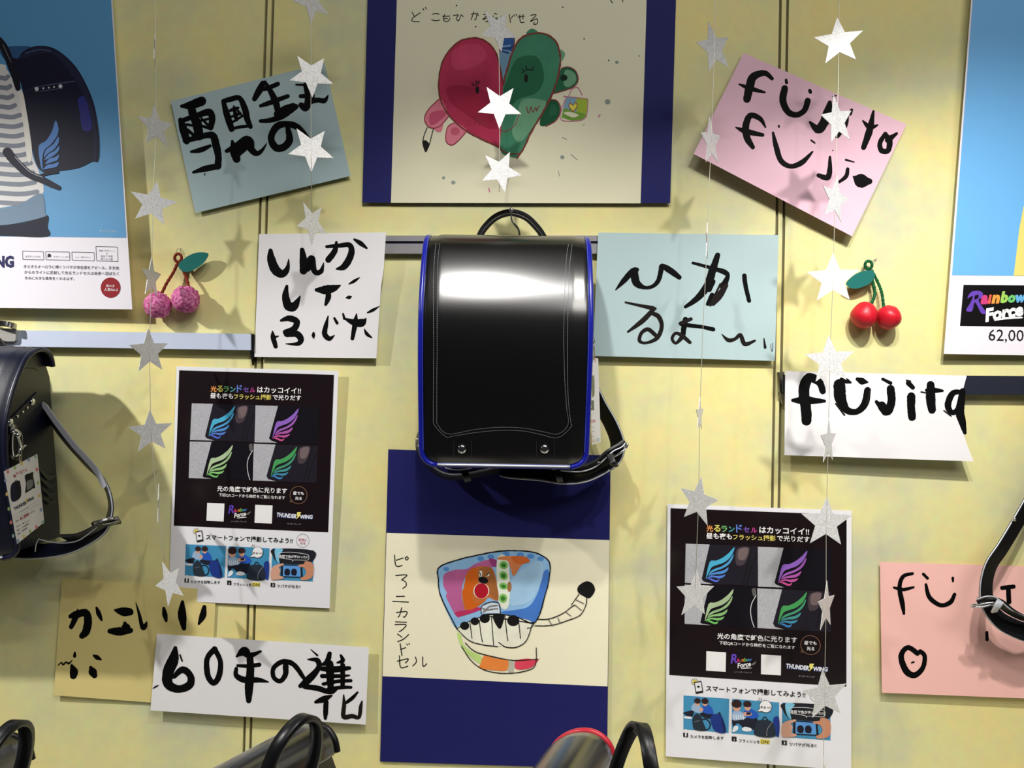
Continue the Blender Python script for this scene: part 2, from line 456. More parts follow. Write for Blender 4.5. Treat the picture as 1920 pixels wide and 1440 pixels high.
sheet([(97, 430), (1482, 88), (1715, 1103), (318, 1437)], (300, 100, .208333), (8, 7, 10, 9), TEALP, [
    [(195, 475, 30), (280, 465, 75), (375, 430, 85)], [(280, 480, 70), (300, 560, 75), (335, 640, 85), (350, 745, 80)],
    [(185, 600, 45), (210, 680, 75), (240, 790, 60)], [(185, 610, 40), (330, 560, 50), (440, 530, 65), (470, 590, 60), (455, 665, 55)],
    [(225, 785, 45), (350, 755, 50), (430, 735, 55), (480, 745, 65), (505, 830, 70), (525, 930, 60), (520, 1015, 65)],
    [(240, 640, 25), (300, 650, 22)], [(250, 690, 28), (300, 735, 30)], [(370, 605, 25), (440, 590, 20)], [(370, 580, 18), (425, 640, 25)],
    [(385, 655, 25), (460, 680, 28)], [(280, 885, 22), (370, 868, 48), (452, 832, 28)], [(300, 1070, 24), (400, 1040, 52), (525, 1015, 55)], [(403, 1085, 12), (402, 1098, 9)],
    [(572, 440, 40), (605, 560, 60), (645, 680, 55)], [(570, 430, 40), (640, 412, 48), (715, 402, 45), (765, 500, 58), (785, 590, 55), (815, 660, 40)],
    [(650, 680, 26), (720, 662, 28), (815, 652, 28)], [(630, 515, 25), (670, 500, 35), (705, 490, 22)], [(665, 478, 20), (680, 560, 38), (690, 600, 25)],
    [(638, 572, 20), (720, 540, 28)], [(650, 620, 22), (745, 562, 20)], [(700, 515, 22), (735, 555, 18)],
    [(850, 410, 45), (890, 340, 62), (925, 270, 50)], [(905, 322, 35), (970, 312, 42), (1060, 275, 40)], [(945, 255, 25), (1010, 370, 55), (1045, 450, 60), (1065, 540, 55)],
    [(905, 472, 30), (1000, 440, 45), (1150, 385, 36)], [(1045, 545, 45), (1130, 500, 65), (1200, 480, 68)], [(905, 608, 32), (1000, 600, 45), (1100, 560, 60), (1222, 480, 50)],
    [(1225, 282, 15), (1320, 284, 22)], [(1315, 285, 55), (1335, 400, 60), (1310, 490, 55)], [(1265, 385, 35), (1370, 380, 48)],
    [(1270, 465, 50), (1310, 490, 65), (1345, 435, 60), (1420, 420, 45), (1480, 425, 45), (1512, 380, 12)],
    [(650, 790, 25), (670, 880, 80), (690, 950, 70)], [(600, 878, 35), (680, 840, 60), (770, 770, 55), (810, 800, 75), (820, 860, 65), (870, 900, 48), (920, 870, 30), (960, 810, 8)],
    [(690, 890, 90), (760, 830, 90)],
    [(1150, 670, 45), (1165, 780, 65), (1110, 845, 65), (1040, 845, 65), (1000, 760, 60), (1050, 660, 65), (1140, 635, 55), (1240, 665, 55), (1345, 765, 20)]],
    'tilted pale teal sheet with black brush characters at the upper left')

def w2(u, v): return (u - .012 * max(0, min(1, (v - .3) * 8)) * (u > .99), v)
sheet([(133, 97), (1357, 80), (1278, 1295), (88, 1282)], (460, 420, .194444), (20, 24, 15, 12), WHITEP, [
    [(243, 255, 40), (250, 340, 80), (290, 440, 90), (355, 480, 75), (405, 430, 48), (418, 338, 8)],
    [(547, 250, 45), (560, 340, 72), (560, 450, 75)], [(575, 440, 60), (635, 335, 70), (650, 400, 65), (675, 465, 50), (730, 455, 48), (755, 375, 10)], [(600, 380, 80), (600, 430, 60)],
    [(785, 218, 30), (900, 208, 40), (1000, 202, 50), (1025, 260, 60), (995, 350, 68), (945, 415, 60), (880, 432, 18)], [(878, 175, 25), (862, 260, 55), (800, 345, 60)], [(1050, 148, 20), (1110, 185, 45), (1170, 232, 20)],
    [(400, 600, 30), (388, 690, 65), (410, 785, 85), (465, 795, 85), (505, 740, 45), (530, 690, 6)],
    [(685, 635, 35), (770, 635, 85), (855, 618, 65), (915, 592, 14)], [(795, 595, 20), (800, 700, 55), (775, 775, 30)], [(1000, 578, 12), (1050, 550, 30), (1103, 515, 8)], [(970, 710, 8), (1000, 707, 36), (1028, 697, 6)],
    [(345, 930, 25), (420, 910, 58), (495, 940, 60), (470, 1010, 60), (385, 1042, 50)], [(400, 1060, 60), (495, 1060, 65), (535, 1110, 60), (505, 1155, 40), (390, 1155, 8)],
    [(262, 1032, 10), (267, 1090, 48), (292, 1180, 42)], [(285, 1090, 28), (322, 1080, 8)], [(658, 1050, 22), (656, 1075, 34), (660, 1100, 14)],
    [(798, 888, 12), (777, 980, 42), (765, 1060, 52), (810, 1105, 46), (862, 1070, 6)], [(858, 908, 22), (885, 955, 30)], [(942, 865, 18), (955, 912, 28)],
    [(972, 918, 25), (1050, 950, 65), (1125, 950, 75), (1165, 910, 10)], [(1072, 866, 10), (1060, 950, 50), (1032, 1105, 36)], [(1178, 855, 14), (1230, 830, 30), (1298, 790, 4)], [(1148, 1012, 8), (1172, 1060, 34), (1218, 1095, 14)]],
    'white sheet with three rows of brushed kana left of the black backpack', warp=w2)

sheet([(200, 77), (1825, 100), (1790, 1232), (150, 1187)], (1080, 420, .208333), (19, 17, 14, 17), TEALP, [
    [(358, 592, 10), (430, 510, 48), (510, 425, 55), (545, 412, 45)], [(525, 440, 70), (545, 530, 70), (620, 572, 34), (690, 560, 34), (740, 510, 42), (765, 420, 45), (775, 378, 45), (850, 420, 58), (930, 480, 42)],
    [(1052, 350, 25), (1200, 390, 32), (1330, 430, 48), (1365, 470, 40), (1325, 560, 65)], [(1275, 280, 48), (1225, 430, 70), (1180, 560, 72), (1090, 670, 55), (985, 745, 30)], [(1225, 640, 45), (1185, 720, 34)],
    [(1225, 520, 60), (1200, 590, 45)], [(1515, 465, 42), (1525, 550, 40), (1558, 690, 38)],
    [(945, 900, 34), (1000, 910, 38), (1130, 925, 34), (1235, 948, 38)], [(985, 860, 50), (970, 940, 48), (962, 1010, 46)]],
    'pale teal sheet with two rows of brushed kana right of the black backpack', thin=[
    [(1330, 560, 26), (1265, 650, 28), (1210, 730, 26)], [(1355, 552, 34), (1300, 650, 40), (1235, 720, 34)], [(1300, 540, 20), (1225, 690, 18)],
    [(445, 705, 18), (560, 730, 26), (680, 755, 38), (712, 762, 28)], [(695, 770, 38), (600, 870, 46), (468, 970, 20)],
    [(665, 800, 30), (740, 830, 42), (772, 920, 38), (730, 1025, 38), (630, 1070, 24), (572, 1050, 32), (590, 980, 32), (650, 948, 36), (715, 1000, 36)],
    [(1035, 855, 32), (940, 895, 34)], [(962, 1010, 45), (900, 1072, 26), (865, 1030, 28), (900, 982, 28), (960, 1010, 36), (1025, 1065, 32)],
    [(1310, 990, 6), (1370, 1045, 36), (1430, 1035, 30), (1480, 1000, 36), (1520, 1080, 40), (1610, 1050, 20)], [(1692, 1030, 10), (1702, 1110, 26)], [(1768, 1070, 6), (1772, 1110, 6), (1764, 1150, 8)], [(1752, 1080, 4), (1758, 1140, 6)]])

sheet([(432, 73), (1590, 580), (1203, 1375), (78, 790)], (1280, 80, .264), (9, 6, 24, 30), PINKP, [
    [(635, 255, 26), (580, 215, 40), (500, 245, 58), (475, 320, 60), (457, 400, 55)], [(402, 295, 12), (480, 325, 34), (582, 352, 16)],
    [(725, 325, 48), (712, 410, 50), (748, 490, 45), (810, 512, 40), (865, 480, 40), (888, 412, 44)], [(735, 265, 20), (738, 285, 22)], [(903, 340, 25), (908, 352, 24)],
    [(1045, 425, 30), (1030, 500, 68), (1000, 575, 65), (960, 615, 60), (905, 565, 18)], [(1065, 382, 8), (1095, 375, 8)],
    [(1200, 478, 22), (1190, 505, 26)], [(1168, 510, 30), (1150, 590, 40), (1098, 660, 38)],
    [(1355, 488, 18), (1328, 620, 50), (1285, 745, 36)], [(1280, 555, 12), (1330, 600, 38), (1385, 585, 12)],
    [(1440, 648, 32), (1402, 710, 34), (1412, 765, 38), (1458, 765, 38), (1470, 700, 42), (1440, 655, 36)], [(1460, 690, 48), (1520, 645, 20)],
    [(588, 600, 12), (550, 540, 34), (480, 518, 42), (447, 600, 50), (460, 680, 48), (498, 742, 32)], [(378, 602, 10), (450, 630, 40), (568, 655, 26)],
    [(642, 640, 18), (665, 740, 38), (700, 840, 38), (770, 878, 34), (850, 848, 38), (922, 775, 14)], [(683, 590, 14), (684, 600, 12)], [(912, 692, 12), (938, 712, 12)],
    [(1046, 812, 18), (1045, 900, 36), (1028, 958, 42), (965, 942, 30)], [(1066, 764, 8), (1069, 768, 6)], [(1160, 832, 16), (1218, 848, 8)],
    [(1172, 898, 26), (1160, 950, 30), (1110, 990, 20)], [(1212, 950, 10), (1265, 980, 98), (1325, 985, 45)]],
    'tilted pink sheet with two rows of black brush letters at the upper right')

def w5(u, v):
    e = max(0, u - .6) / .4
    return (u - e * .05 * math.sin(math.pi * min(1, v)) ** 1.0, v)
sheet([(97, 827), (1118, 853), (1157, 1335), (92, 1300)], (1440, 420, 1 / 3), (21, 21, 32, 26), WHITEP, [
    [(308, 940, 36), (288, 890, 42), (232, 865, 55), (202, 930, 62), (212, 1020, 60), (217, 1105, 58)], [(140, 992, 20), (210, 992, 46), (318, 996, 18)],
    [(402, 905, 68), (408, 980, 65), (442, 1045, 42), (500, 1055, 34), (545, 1010, 42), (560, 935, 38)], [(412, 872, 18), (440, 882, 30), (465, 892, 12)], [(502, 872, 20), (530, 884, 38), (560, 890, 10)],
    [(690, 928, 46), (694, 1000, 46), (668, 1055, 46), (610, 1000, 20)], [(640, 1022, 50), (660, 1055, 46)], [(645, 872, 16), (690, 895, 20)],
    [(806, 970, 48), (805, 1030, 45), (810, 1085, 46)], [(790, 895, 30), (815, 920, 24)],
    [(915, 905, 45), (915, 980, 55), (922, 1045, 45)], [(890, 935, 16), (930, 935, 32), (982, 938, 14)],
    [(1095, 940, 35), (1080, 1050, 50), (1092, 1110, 42), (1108, 1175, 20)], [(1098, 945, 20), (1040, 952, 34), (1012, 1020, 38), (1040, 1062, 28), (1085, 1030, 40)]],
    'white sheet with one row of large brushed letters pinned over the right rail', warp=w5, thin=[
    [(380, 1010, 8), (430, 1075, 10)], [(862, 945, 10), (890, 950, 8)], [(780, 880, 10), (800, 885, 12)], [(990, 1050, 8), (1030, 1080, 8)], [(575, 930, 10), (560, 1010, 12)]])

TRQ = (982 + 320, 528 + 8); BRQ = (982 + 300, 1338 + 32)
sheet([(97, 503), (1302, 539), (1282, 1352), (110, 1305)], (1620, 900, .30556), (7, 8, 14, 12), SALMON, [
    [(298, 574, 18), (240, 592, 24), (218, 660, 28), (236, 760, 30), (245, 820, 16)], [(184, 660, 14), (240, 672, 22), (304, 658, 14)],
    [(380, 642, 18), (402, 720, 28), (470, 768, 26), (530, 750, 28), (556, 702, 22)], [(364, 577, 18), (390, 603, 18)], [(545, 602, 18), (546, 622, 12)],
    [(848, 662, 26), (918, 654, 26)], [(885, 660, 30), (890, 748, 30)], [(754, 935, 18), (755, 980, 20)], [(742, 624, 12), (740, 640, 9)],
    [(328, 1063, 32), (268, 1028, 30), (228, 1080, 34), (256, 1168, 40), (310, 1198, 36), (362, 1150, 30), (372, 1080, 28), (345, 1052, 28)], [(292, 1122, 9), (305, 1117, 12)]],
    'salmon pink sheet with brushed letters behind the strap at the right edge')

sheet([(175, 210), (1560, 318), (1512, 1372), (100, 1265)], (80, 1040, .208333), (9, 4, 2, 9), YELP, [
    [(250, 555, 40), (300, 540, 68), (385, 522, 65), (408, 590, 72), (390, 690, 72), (355, 730, 55)], [(315, 492, 12), (298, 560, 50), (257, 650, 42)], [(485, 478, 22), (505, 530, 44), (530, 588, 22)],
    [(655, 500, 25), (720, 512, 78), (785, 515, 68)], [(605, 688, 45), (690, 690, 78), (790, 682, 48)], [(740, 615, 30), (750, 660, 85)],
    [(838, 430, 6), (870, 540, 28), (898, 655, 40), (922, 640, 42), (938, 600, 6)],
    [(1090, 482, 26), (1100, 540, 48), (1112, 595, 26)], [(1258, 425, 30), (1255, 540, 78), (1272, 662, 42)], [(1455, 470, 36), (1440, 550, 60), (1405, 622, 22)],
    [(290, 882, 18), (288, 912, 32)], [(140, 995, 10), (168, 972, 12), (185, 990, 16), (210, 968, 14), (235, 980, 18), (268, 948, 6)], [(262, 1000, 30), (280, 1050, 75), (275, 1090, 62)],
    [(460, 908, 20), (490, 925, 42), (525, 945, 16)], [(432, 1015, 30), (450, 1055, 75), (465, 1085, 55)]],
    'buff yellow sheet with blunt brush strokes tucked behind the white 60 sheet')

sheet([(97, 113), (1687, 215), (1662, 795), (48, 688)], (270, 1160, .25), (13, 11, 13, 16), WHITEP, [
    [(235, 220, 30), (222, 300, 78), (182, 400, 85), (182, 490, 72), (260, 528, 58), (342, 495, 60), (348, 430, 50), (290, 382, 52), (225, 435, 32)], [(270, 272, 12), (286, 318, 12)],
    [(530, 228, 44), (474, 300, 40), (477, 420, 44), (520, 482, 42), (562, 430, 44), (572, 320, 38), (530, 228, 40)],
    [(692, 285, 12), (750, 245, 68), (795, 275, 46), (875, 245, 18)], [(795, 285, 50), (797, 400, 60), (787, 520, 64), (785, 615, 40)], [(702, 352, 22), (780, 355, 28), (865, 345, 32)],
    [(692, 375, 28), (692, 425, 38), (750, 458, 48), (860, 460, 38), (932, 475, 10)],
    [(1062, 355, 44), (1060, 420, 40), (1020, 468, 34), (972, 438, 34), (972, 370, 34), (1040, 322, 38), (1120, 342, 38), (1188, 430, 32), (1205, 468, 10)],
    [(1250, 230, 6), (1300, 275, 16)], [(1228, 306, 10), (1298, 312, 40), (1308, 370, 40), (1230, 460, 58), (1172, 505, 32)], [(1205, 510, 36), (1300, 522, 42), (1400, 550, 36), (1448, 522, 22)],
    [(1392, 262, 34), (1372, 325, 42), (1325, 348, 14)], [(1476, 275, 18), (1490, 315, 34), (1448, 330, 12)], [(1392, 340, 58), (1396, 440, 58), (1400, 520, 46)],
    [(1335, 375, 36), (1440, 380, 48), (1540, 370, 28)], [(1335, 430, 32), (1470, 430, 28), (1540, 425, 12)], [(1345, 490, 26), (1450, 470, 28), (1552, 465, 24)], [(1380, 530, 28), (1480, 515, 28), (1552, 515, 22)],
    [(1490, 350, 38), (1490, 495, 34)],
    [(1288, 625, 24), (1350, 602, 48), (1408, 577, 14)], [(1365, 625, 38), (1362, 700, 38), (1360, 748, 24)],
    [(1512, 632, 22), (1560, 597, 28), (1602, 552, 14)]],
    'long white sheet with a brushed 60 and kanji at the lower left', curl=(2, 0), thin=[
    [(1497, 572, 10), (1500, 650, 30), (1497, 735, 34), (1560, 730, 34), (1612, 738, 28), (1625, 660, 28), (1635, 618, 10)], [(65, 525, 6), (92, 508, 14), (110, 500, 4)], [(65, 468, 4), (68, 466, 4)]])
# ---------------------------------------------------------------- children's drawings on navy mounts
NAVY = mat('navy_board', (22, 24, 92), .7, spec=.25, var=.05, scale=60)
CREAM = mat('cream_drawing_paper', (222, 218, 190), .75, spec=.2, var=.03, scale=8)
PEN = mat('black_crayon', (22, 20, 20), .7, spec=.15, var=.3, scale=200)
CRAY = mat('brown_crayon', (120, 58, 52), .75, spec=.15, var=.35, scale=220)
RPEN = mat('red_pen', (140, 36, 52), .6, spec=.2)

# upper drawing ------------------------------------------------------------------------------
mq = pts_zoom([(96, -330), (1832, -330), (1790, 1143), (58, 1140)], 660, 0, 1 / 3)
pp = Paper('mounted_drawing', mq, (5, 5, 9, 9), 'large crayon and watercolour drawing of a two-coloured heart creature on navy board', 'drawing', 'mounted drawings')
pp.sheet(NAVY, name='mount_board', thick=2); pp.zoom(660, 0, 1 / 3)
pp.part('drawing_paper'); pp.quad([(262, -330), (1667, -330), (1623, 1143.5), (219, 1141)], CREAM, 1, 12)
pp.part('painted_heart', 'red and green painted heart with crayon outline')
RED, RED2, PNK = paint(176, 48, 82), paint(158, 34, 66), paint(214, 122, 140)
GRN, GRN2, GRN3 = paint(62, 128, 98), paint(34, 96, 66), paint(108, 160, 126)
redp = [(852, 475), (822, 330), (790, 265), (740, 225), (690, 213), (620, 225), (560, 270), (515, 335), (492, 420), (490, 520), (510, 590), (560, 665), (640, 735), (720, 778), (800, 815), (835, 830), (852, 740), (848, 620)]
pp.poly(redp, RED, 2)
pp.poly([(530, 500), (600, 480), (740, 510), (830, 560), (840, 700), (760, 720), (640, 640), (560, 580)], RED2, 2.5)
pp.poly([(560, 300), (640, 250), (720, 255), (760, 320), (680, 380), (580, 390)], paint(186, 62, 94), 2.5)
grnp = [(850, 478), (870, 400), (900, 300), (940, 225), (1000, 192), (1080, 190), (1140, 225), (1170, 300), (1165, 400), (1130, 520), (1080, 620), (1010, 740), (965, 835), (930, 885), (880, 878), (835, 845), (842, 700)]
pp.poly(grnp, GRN, 2)
pp.poly([(880, 430), (930, 330), (1040, 320), (1080, 430), (1040, 520), (930, 560), (860, 640), (850, 520)], GRN2, 2.5)
pp.poly([(960, 560), (1060, 560), (1090, 590), (1000, 740), (940, 800), (900, 740), (930, 640)], GRN3, 2.5)
pp.poly([(980, 190), (1010, 160), (1045, 182)], GRN, 2); pp.poly([(1170, 280), (1198, 300), (1190, 330), (1168, 350)], GRN3, 2)
pp.poly([(845, 232), (870, 205), (905, 208), (913, 255), (895, 290), (830, 290)], paint(44, 84, 146), 2)
pp.poly([(828, 290), (893, 290), (872, 380), (853, 450), (836, 400)], paint(108, 146, 172), 2)
pp.strokes([[(835, 285), (880, 298)], [(845, 268), (880, 275), (905, 262)]], paint(30, 60, 120), 9, 3); pp.stroke([(848, 262), (890, 256)], paint(120, 160, 190), 9, 3)
pp.poly([(1175, 390), (1215, 377), (1255, 400), (1270, 450), (1240, 490), (1185, 510), (1130, 525), (1148, 450)], GRN2, 2)
pp.poly([(1200, 395), (1250, 410), (1260, 455), (1220, 490), (1190, 470)], GRN3, 2.3); pp.ellipse(1192, 437, 20, 18, paint(14, 40, 26), 3)
pp.poly([(1100, 565), (1150, 570), (1170, 615), (1150, 670), (1090, 708), (1055, 690)], paint(24, 84, 52), 2)
pp.poly([(1120, 590), (1150, 600), (1150, 640), (1110, 650)], GRN2, 2.4)
pp.poly([(490, 556), (430, 620), (410, 670), (440, 715), (490, 708), (540, 655), (525, 600)], PNK, 2)
pp.poly([(440, 640), (500, 620), (530, 640), (480, 690), (440, 700)], paint(190, 80, 108), 2.4); pp.poly([(460, 715), (510, 690), (505, 735), (480, 742)], PNK, 2)
pp.poly([(580, 690), (535, 720), (530, 790), (560, 815), (600, 785), (645, 735)], PNK, 2); pp.ellipse(580, 738, 26, 22, paint(190, 88, 110), 3)
pp.part('crayon_lines', 'crayon outlines and facial features')
pp.stroke([(852, 475)] + redp[1:16], CRAY, 9, 3, rag=.35)
pp.stroke([(852, 475)] + grnp[1:14] + [(928, 888)], CRAY, 10, 3, rag=.35)
pp.stroke([(835, 838), (880, 865), (950, 862)], CRAY, 7, 3)
pp.strokes([[(830, 300), (836, 260)], [(870, 205), (905, 203), (914, 240), (895, 310)]], CRAY, 5, 3)
pp.stroke([(1175, 385), (1215, 376), (1257, 398), (1272, 450), (1240, 492), (1130, 527)], RPEN, 5, 3)
pp.stroke([(1100, 562), (1150, 565), (1174, 612), (1150, 675), (1090, 710)], RPEN, 5, 3)
pp.stroke([(495, 552), (430, 615), (408, 670), (435, 716), (490, 712), (548, 650)], RPEN, 5, 3)
pp.stroke([(580, 688), (538, 715), (528, 790), (560, 816), (600, 790), (650, 732)], RPEN, 5, 3)
pp.ellipse(705, 506, 10, 22, PEN, 3); pp.ellipse(979, 440, 11, 24, PEN, 3)
pp.strokes([[(672, 476), (690, 480), (718, 462)], [(680, 462), (686, 474)], [(696, 450), (702, 468)], [(714, 452), (712, 464)],
            [(955, 412), (985, 392), (1020, 396)], [(957, 385), (966, 398)], [(978, 370), (984, 390)], [(1024, 374), (1008, 396)]], PEN, 5, 3)
pp.strokes([[(690, 700), (708, 650), (718, 700), (738, 652), (742, 702), (764, 688)], [(790, 655), (812, 712), (860, 738), (912, 708), (942, 640)]], RPEN, 4, 3)
pp.stroke([(982, 600), (992, 636), (1008, 602), (1016, 630), (1034, 604), (1038, 624), (1054, 592)], CRAY, 5, 3)
pp.strokes([[(424, 716), (406, 760), (398, 795)], [(458, 724), (446, 770), (436, 812)]], PEN, 5, 3)
pp.poly([(396, 795), (416, 790), (436, 812), (428, 835), (415, 856), (402, 830)], PEN, 3)
pp.part('painted_bag', 'small blue and lime bag with a yellow heart')
pp.poly([(1205, 540), (1262, 545), (1262, 640), (1185, 625)], paint(132, 166, 188), 2, False); pp.poly([(1262, 545), (1328, 556), (1318, 655), (1262, 650)], paint(158, 182, 62), 2, False)
pp.poly([(1180, 655), (1195, 610), (1240, 625), (1310, 640), (1318, 660), (1262, 682), (1180, 660)], paint(112, 158, 60), 2.4)
pp.poly([(1190, 635), (1230, 630), (1275, 648), (1240, 660)], CREAM, 3)
pp.poly([(1243, 628), (1222, 602), (1226, 580), (1243, 590), (1258, 576), (1266, 600)], paint(220, 214, 86), 3)
PKP = mat('pink_crayon', (196, 122, 150), .7)
pp.strokes([[(1188, 540), (1328, 556)], [(1220, 538), (1238, 502), (1270, 492), (1296, 536)], [(1205, 545), (1172, 665), (1260, 680), (1316, 655), (1328, 558)]], PKP, 5, 3)
pp.stroke([(1243, 628), (1222, 602), (1226, 580), (1243, 592), (1258, 576), (1266, 600), (1243, 628)], RPEN, 4, 3.4)
pp.chars('pen_character', [[(337, 66), (352, 94)], [(386, 70), (346, 98), (338, 118), (380, 122)], [(398, 46), (405, 58)], [(412, 40), (420, 52)],
            [(450, 80), (472, 76), (492, 80)], [(446, 110), (470, 116), (496, 112)], [(522, 80), (514, 108), (530, 122), (548, 112), (550, 100)], [(508, 92), (552, 90)], [(512, 104), (540, 104)],
            [(568, 88), (598, 84), (586, 104), (600, 116), (614, 84), (626, 95)], [(668, 80), (700, 78), (696, 110), (688, 108)], [(686, 64), (670, 112)], [(704, 72), (712, 90)],
            [(738, 82), (762, 82), (736, 110), (762, 100), (764, 120), (748, 120)], [(800, 74), (816, 80)], [(796, 86), (792, 106), (816, 100), (812, 120)],
            [(835, 100), (842, 90), (838, 118)], [(884, 80), (892, 128)], [(905, 88), (895, 104)], [(910, 82), (916, 92)], [(922, 78), (928, 88)],
            [(932, 96), (972, 90)], [(944, 82), (948, 124), (970, 124)], [(962, 80), (962, 108)], [(1004, 86), (1036, 84), (1004, 120), (1040, 106), (1042, 132), (1022, 136), (1026, 124)],
            [(1452, -4), (1466, 18)], [(1518, -4), (1526, 10)]], PEN, 4.6, 2, rag=.1)
pp.part('paint_spots'); SPK = mat('faint_paint_spots', (140, 150, 142), .8)
for x, y, r in ((1490, 350, 10), (1438, 572, 16), (1183, 884, 12), (515, 1000, 9), (570, 1026, 12), (1616, 314, 5)): pp.ellipse(x, y, r, r * .9, SPK, 2)
pp.strokes([[(1230, 866), (1268, 900)], [(1160, 960), (1168, 992)], [(1182, 772), (1208, 784)], [(1300, 706), (1308, 698)]], SPK, 4, 2)
pp.strokes([[(1388, 655), (1394, 645)], [(770, 1060), (774, 1078)]], PKP, 8, 2)
for x, y in ((588, 30), (1186, 40), (1306, 218), (696, 150), (1444, 340)): pp.ellipse(x, y, 4, 4, PEN, 2)
pp.done()

# lower drawing ------------------------------------------------------------------------------
mq = [(728, 842.5), (1145, 854), (1138, 1442), (712.5, 1428)]
pp = Paper('mounted_drawing', mq, (4, 4, 4, 4), 'crayon and watercolour drawing of a piano backpack on navy board below the black backpack', 'drawing', 'mounted drawings')
pp.sheet(NAVY, name='mount_board', thick=2); pp.zoom(700, 990, .239583)
pp.part('drawing_paper'); pp.quad([(104, 38), (1848, 95), (1833, 1240), (73, 1160)], mat('ivory_drawing_paper', (240, 234, 205), .75, var=.02), 1, 12)
pp.part('painted_backpack', 'blue, magenta and brown watercolour backpack with piano keys')
blue = [(512, 310), (640, 255), (800, 215), (1000, 180), (1180, 180), (1300, 205), (1380, 275), (1372, 420), (1340, 540), (1300, 680), (1245, 745), (1130, 700), (1000, 676), (880, 685), (760, 725), (655, 788), (590, 690), (530, 540), (508, 400)]
pp.poly(blue, paint(142, 186, 226), 2)
pp.poly([(1030, 650), (1120, 640), (1220, 610), (1290, 500), (1330, 350), (1372, 330), (1368, 430), (1300, 670), (1245, 740), (1130, 695), (1000, 665)], paint(70, 120, 198), 2.3)
pp.poly([(1080, 400), (1220, 290), (1310, 260), (1325, 380), (1240, 560), (1100, 610), (1060, 560)], paint(160, 198, 228), 2.6)
for x, y, r in ((920, 225, 26), (1040, 205, 28), (1150, 210, 28), (1230, 220, 28), (1310, 240, 26), (840, 240, 26), (570, 320, 22)): pp.ellipse(x, y, r, r * .7, paint(84, 142, 208), 2.8)
pp.poly([(555, 362), (640, 328), (730, 320), (800, 280), (900, 250), (980, 290), (930, 306), (800, 312), (735, 350), (692, 480), (710, 600), (832, 620), (830, 640), (700, 686), (650, 690), (572, 545), (575, 505), (548, 450)], paint(184, 96, 148), 2.6)
pp.poly([(640, 660), (740, 640), (832, 622), (828, 645), (700, 688), (655, 690)], paint(186, 50, 96), 3)
pp.poly([(905, 240), (960, 250), (982, 292), (935, 300)], paint(150, 60, 120), 3)
pp.poly([(720, 380), (760, 325), (830, 300), (920, 310), (950, 360), (978, 480), (985, 540), (965, 570), (900, 545), (855, 590), (740, 650), (710, 620), (692, 500), (720, 460)], paint(196, 108, 50), 2.8)
pp.poly([(740, 350), (800, 315), (810, 420), (770, 520), (800, 590), (850, 590), (745, 640), (700, 520)], paint(206, 98, 24), 3.1)
pp.poly([(830, 318), (920, 312), (945, 370), (978, 500), (972, 562), (912, 520), (900, 440), (830, 400)], paint(160, 100, 52), 3.2)
pp.poly([(830, 340), (850, 338), (848, 385), (832, 380)], paint(240, 236, 220), 3.5); pp.poly([(905, 345), (908, 376), (878, 380)], paint(240, 236, 220), 3.5, False)
pp.ellipse(860, 408, 40, 26, PEN, 3.9, .3); pp.ellipse(845, 492, 62, 62, paint(240, 236, 220), 3.3); pp.ellipse(845, 492, 55, 60, paint(176, 22, 42), 3.7)
pp.poly([(968, 250), (1055, 250), (1062, 600), (985, 590)], paint(226, 232, 216), 2.9)
for x, y, rx, ry, ro in ((1020, 290, 34, 32, .3), (1018, 372, 30, 36, -.5), (1018, 455, 34, 26, .2), (1015, 550, 32, 36, 0)):
    pp.ellipse(x, y, rx, ry, paint(126, 186, 92), 3.3, ro); pp.ellipse(x, y + 2, rx * .55, ry * .5, paint(52, 120, 44), 3.6, ro)
pp.poly([(970, 245), (1010, 222), (1180, 222), (1222, 265), (1160, 290), (1100, 375), (1075, 320), (1050, 258)], paint(212, 128, 78), 3)
pp.poly([(1080, 230), (1180, 222), (1222, 262), (1130, 282)], paint(206, 104, 48), 3.3)
pp.ellipse(1064, 460, 18, 40, paint(160, 110, 70), 3.2)
pp.poly([(845, 665), (850, 612), (920, 582), (980, 592), (992, 668)], paint(206, 218, 228), 3.2, False)
pp.poly([(655, 790), (760, 727), (880, 687), (1000, 678), (1130, 702), (1244, 745), (1200, 880), (1120, 930), (980, 925), (860, 913), (750, 880)], paint(238, 234, 214), 2.6)
for q in (((715, 765), 36), ((795, 730), 34), ((872, 708), 40), ((1095, 725), 48)): pp.ellipse(q[0][0], q[0][1], q[1], q[1] * .9, PEN, 3.4)
pp.poly([(938, 680), (1022, 675), (1015, 740), (990, 790), (950, 740)], PEN, 3.4)
pp.poly([(655, 832), (685, 820), (700, 900), (760, 960), (842, 1000), (838, 1062), (760, 1010), (695, 940)], paint(190, 218, 130), 2.4)
pp.poly([(840, 1062), (868, 1000), (960, 1022), (1050, 1032), (1046, 1110), (960, 1115), (832, 1095)], paint(240, 138, 66), 2.6)
pp.poly([(1050, 1040), (1105, 1045), (1100, 1108), (1085, 1140), (1050, 1110)], paint(186, 184, 168), 2.4)
pp.poly([(1115, 1042), (1200, 1022), (1280, 1032), (1308, 1008), (1240, 1090), (1122, 1106)], paint(222, 70, 92), 2.6)
pp.part('crayon_lines', 'black crayon outlines')
pp.stroke([(655, 790)] + blue[-2:] + blue[:14] + [(1245, 745)], PEN, 9, 4, rag=.3)
pp.stroke([(655, 788), (760, 726), (880, 686), (1000, 677), (1130, 701), (1240, 748)], PEN, 6, 4, rag=.2)
GRYC = mat('grey_crayon', (120, 118, 112), .75, var=.3, scale=200)
pp.strokes([[(858, 630), (880, 638), (910, 615), (970, 606)], [(862, 655), (900, 640), (970, 632)]], GRYC, 12, 4, rag=.3)
pp.strokes([[(832, 345), (842, 378)], [(906, 348), (884, 376)]], PEN, 6, 4.3)
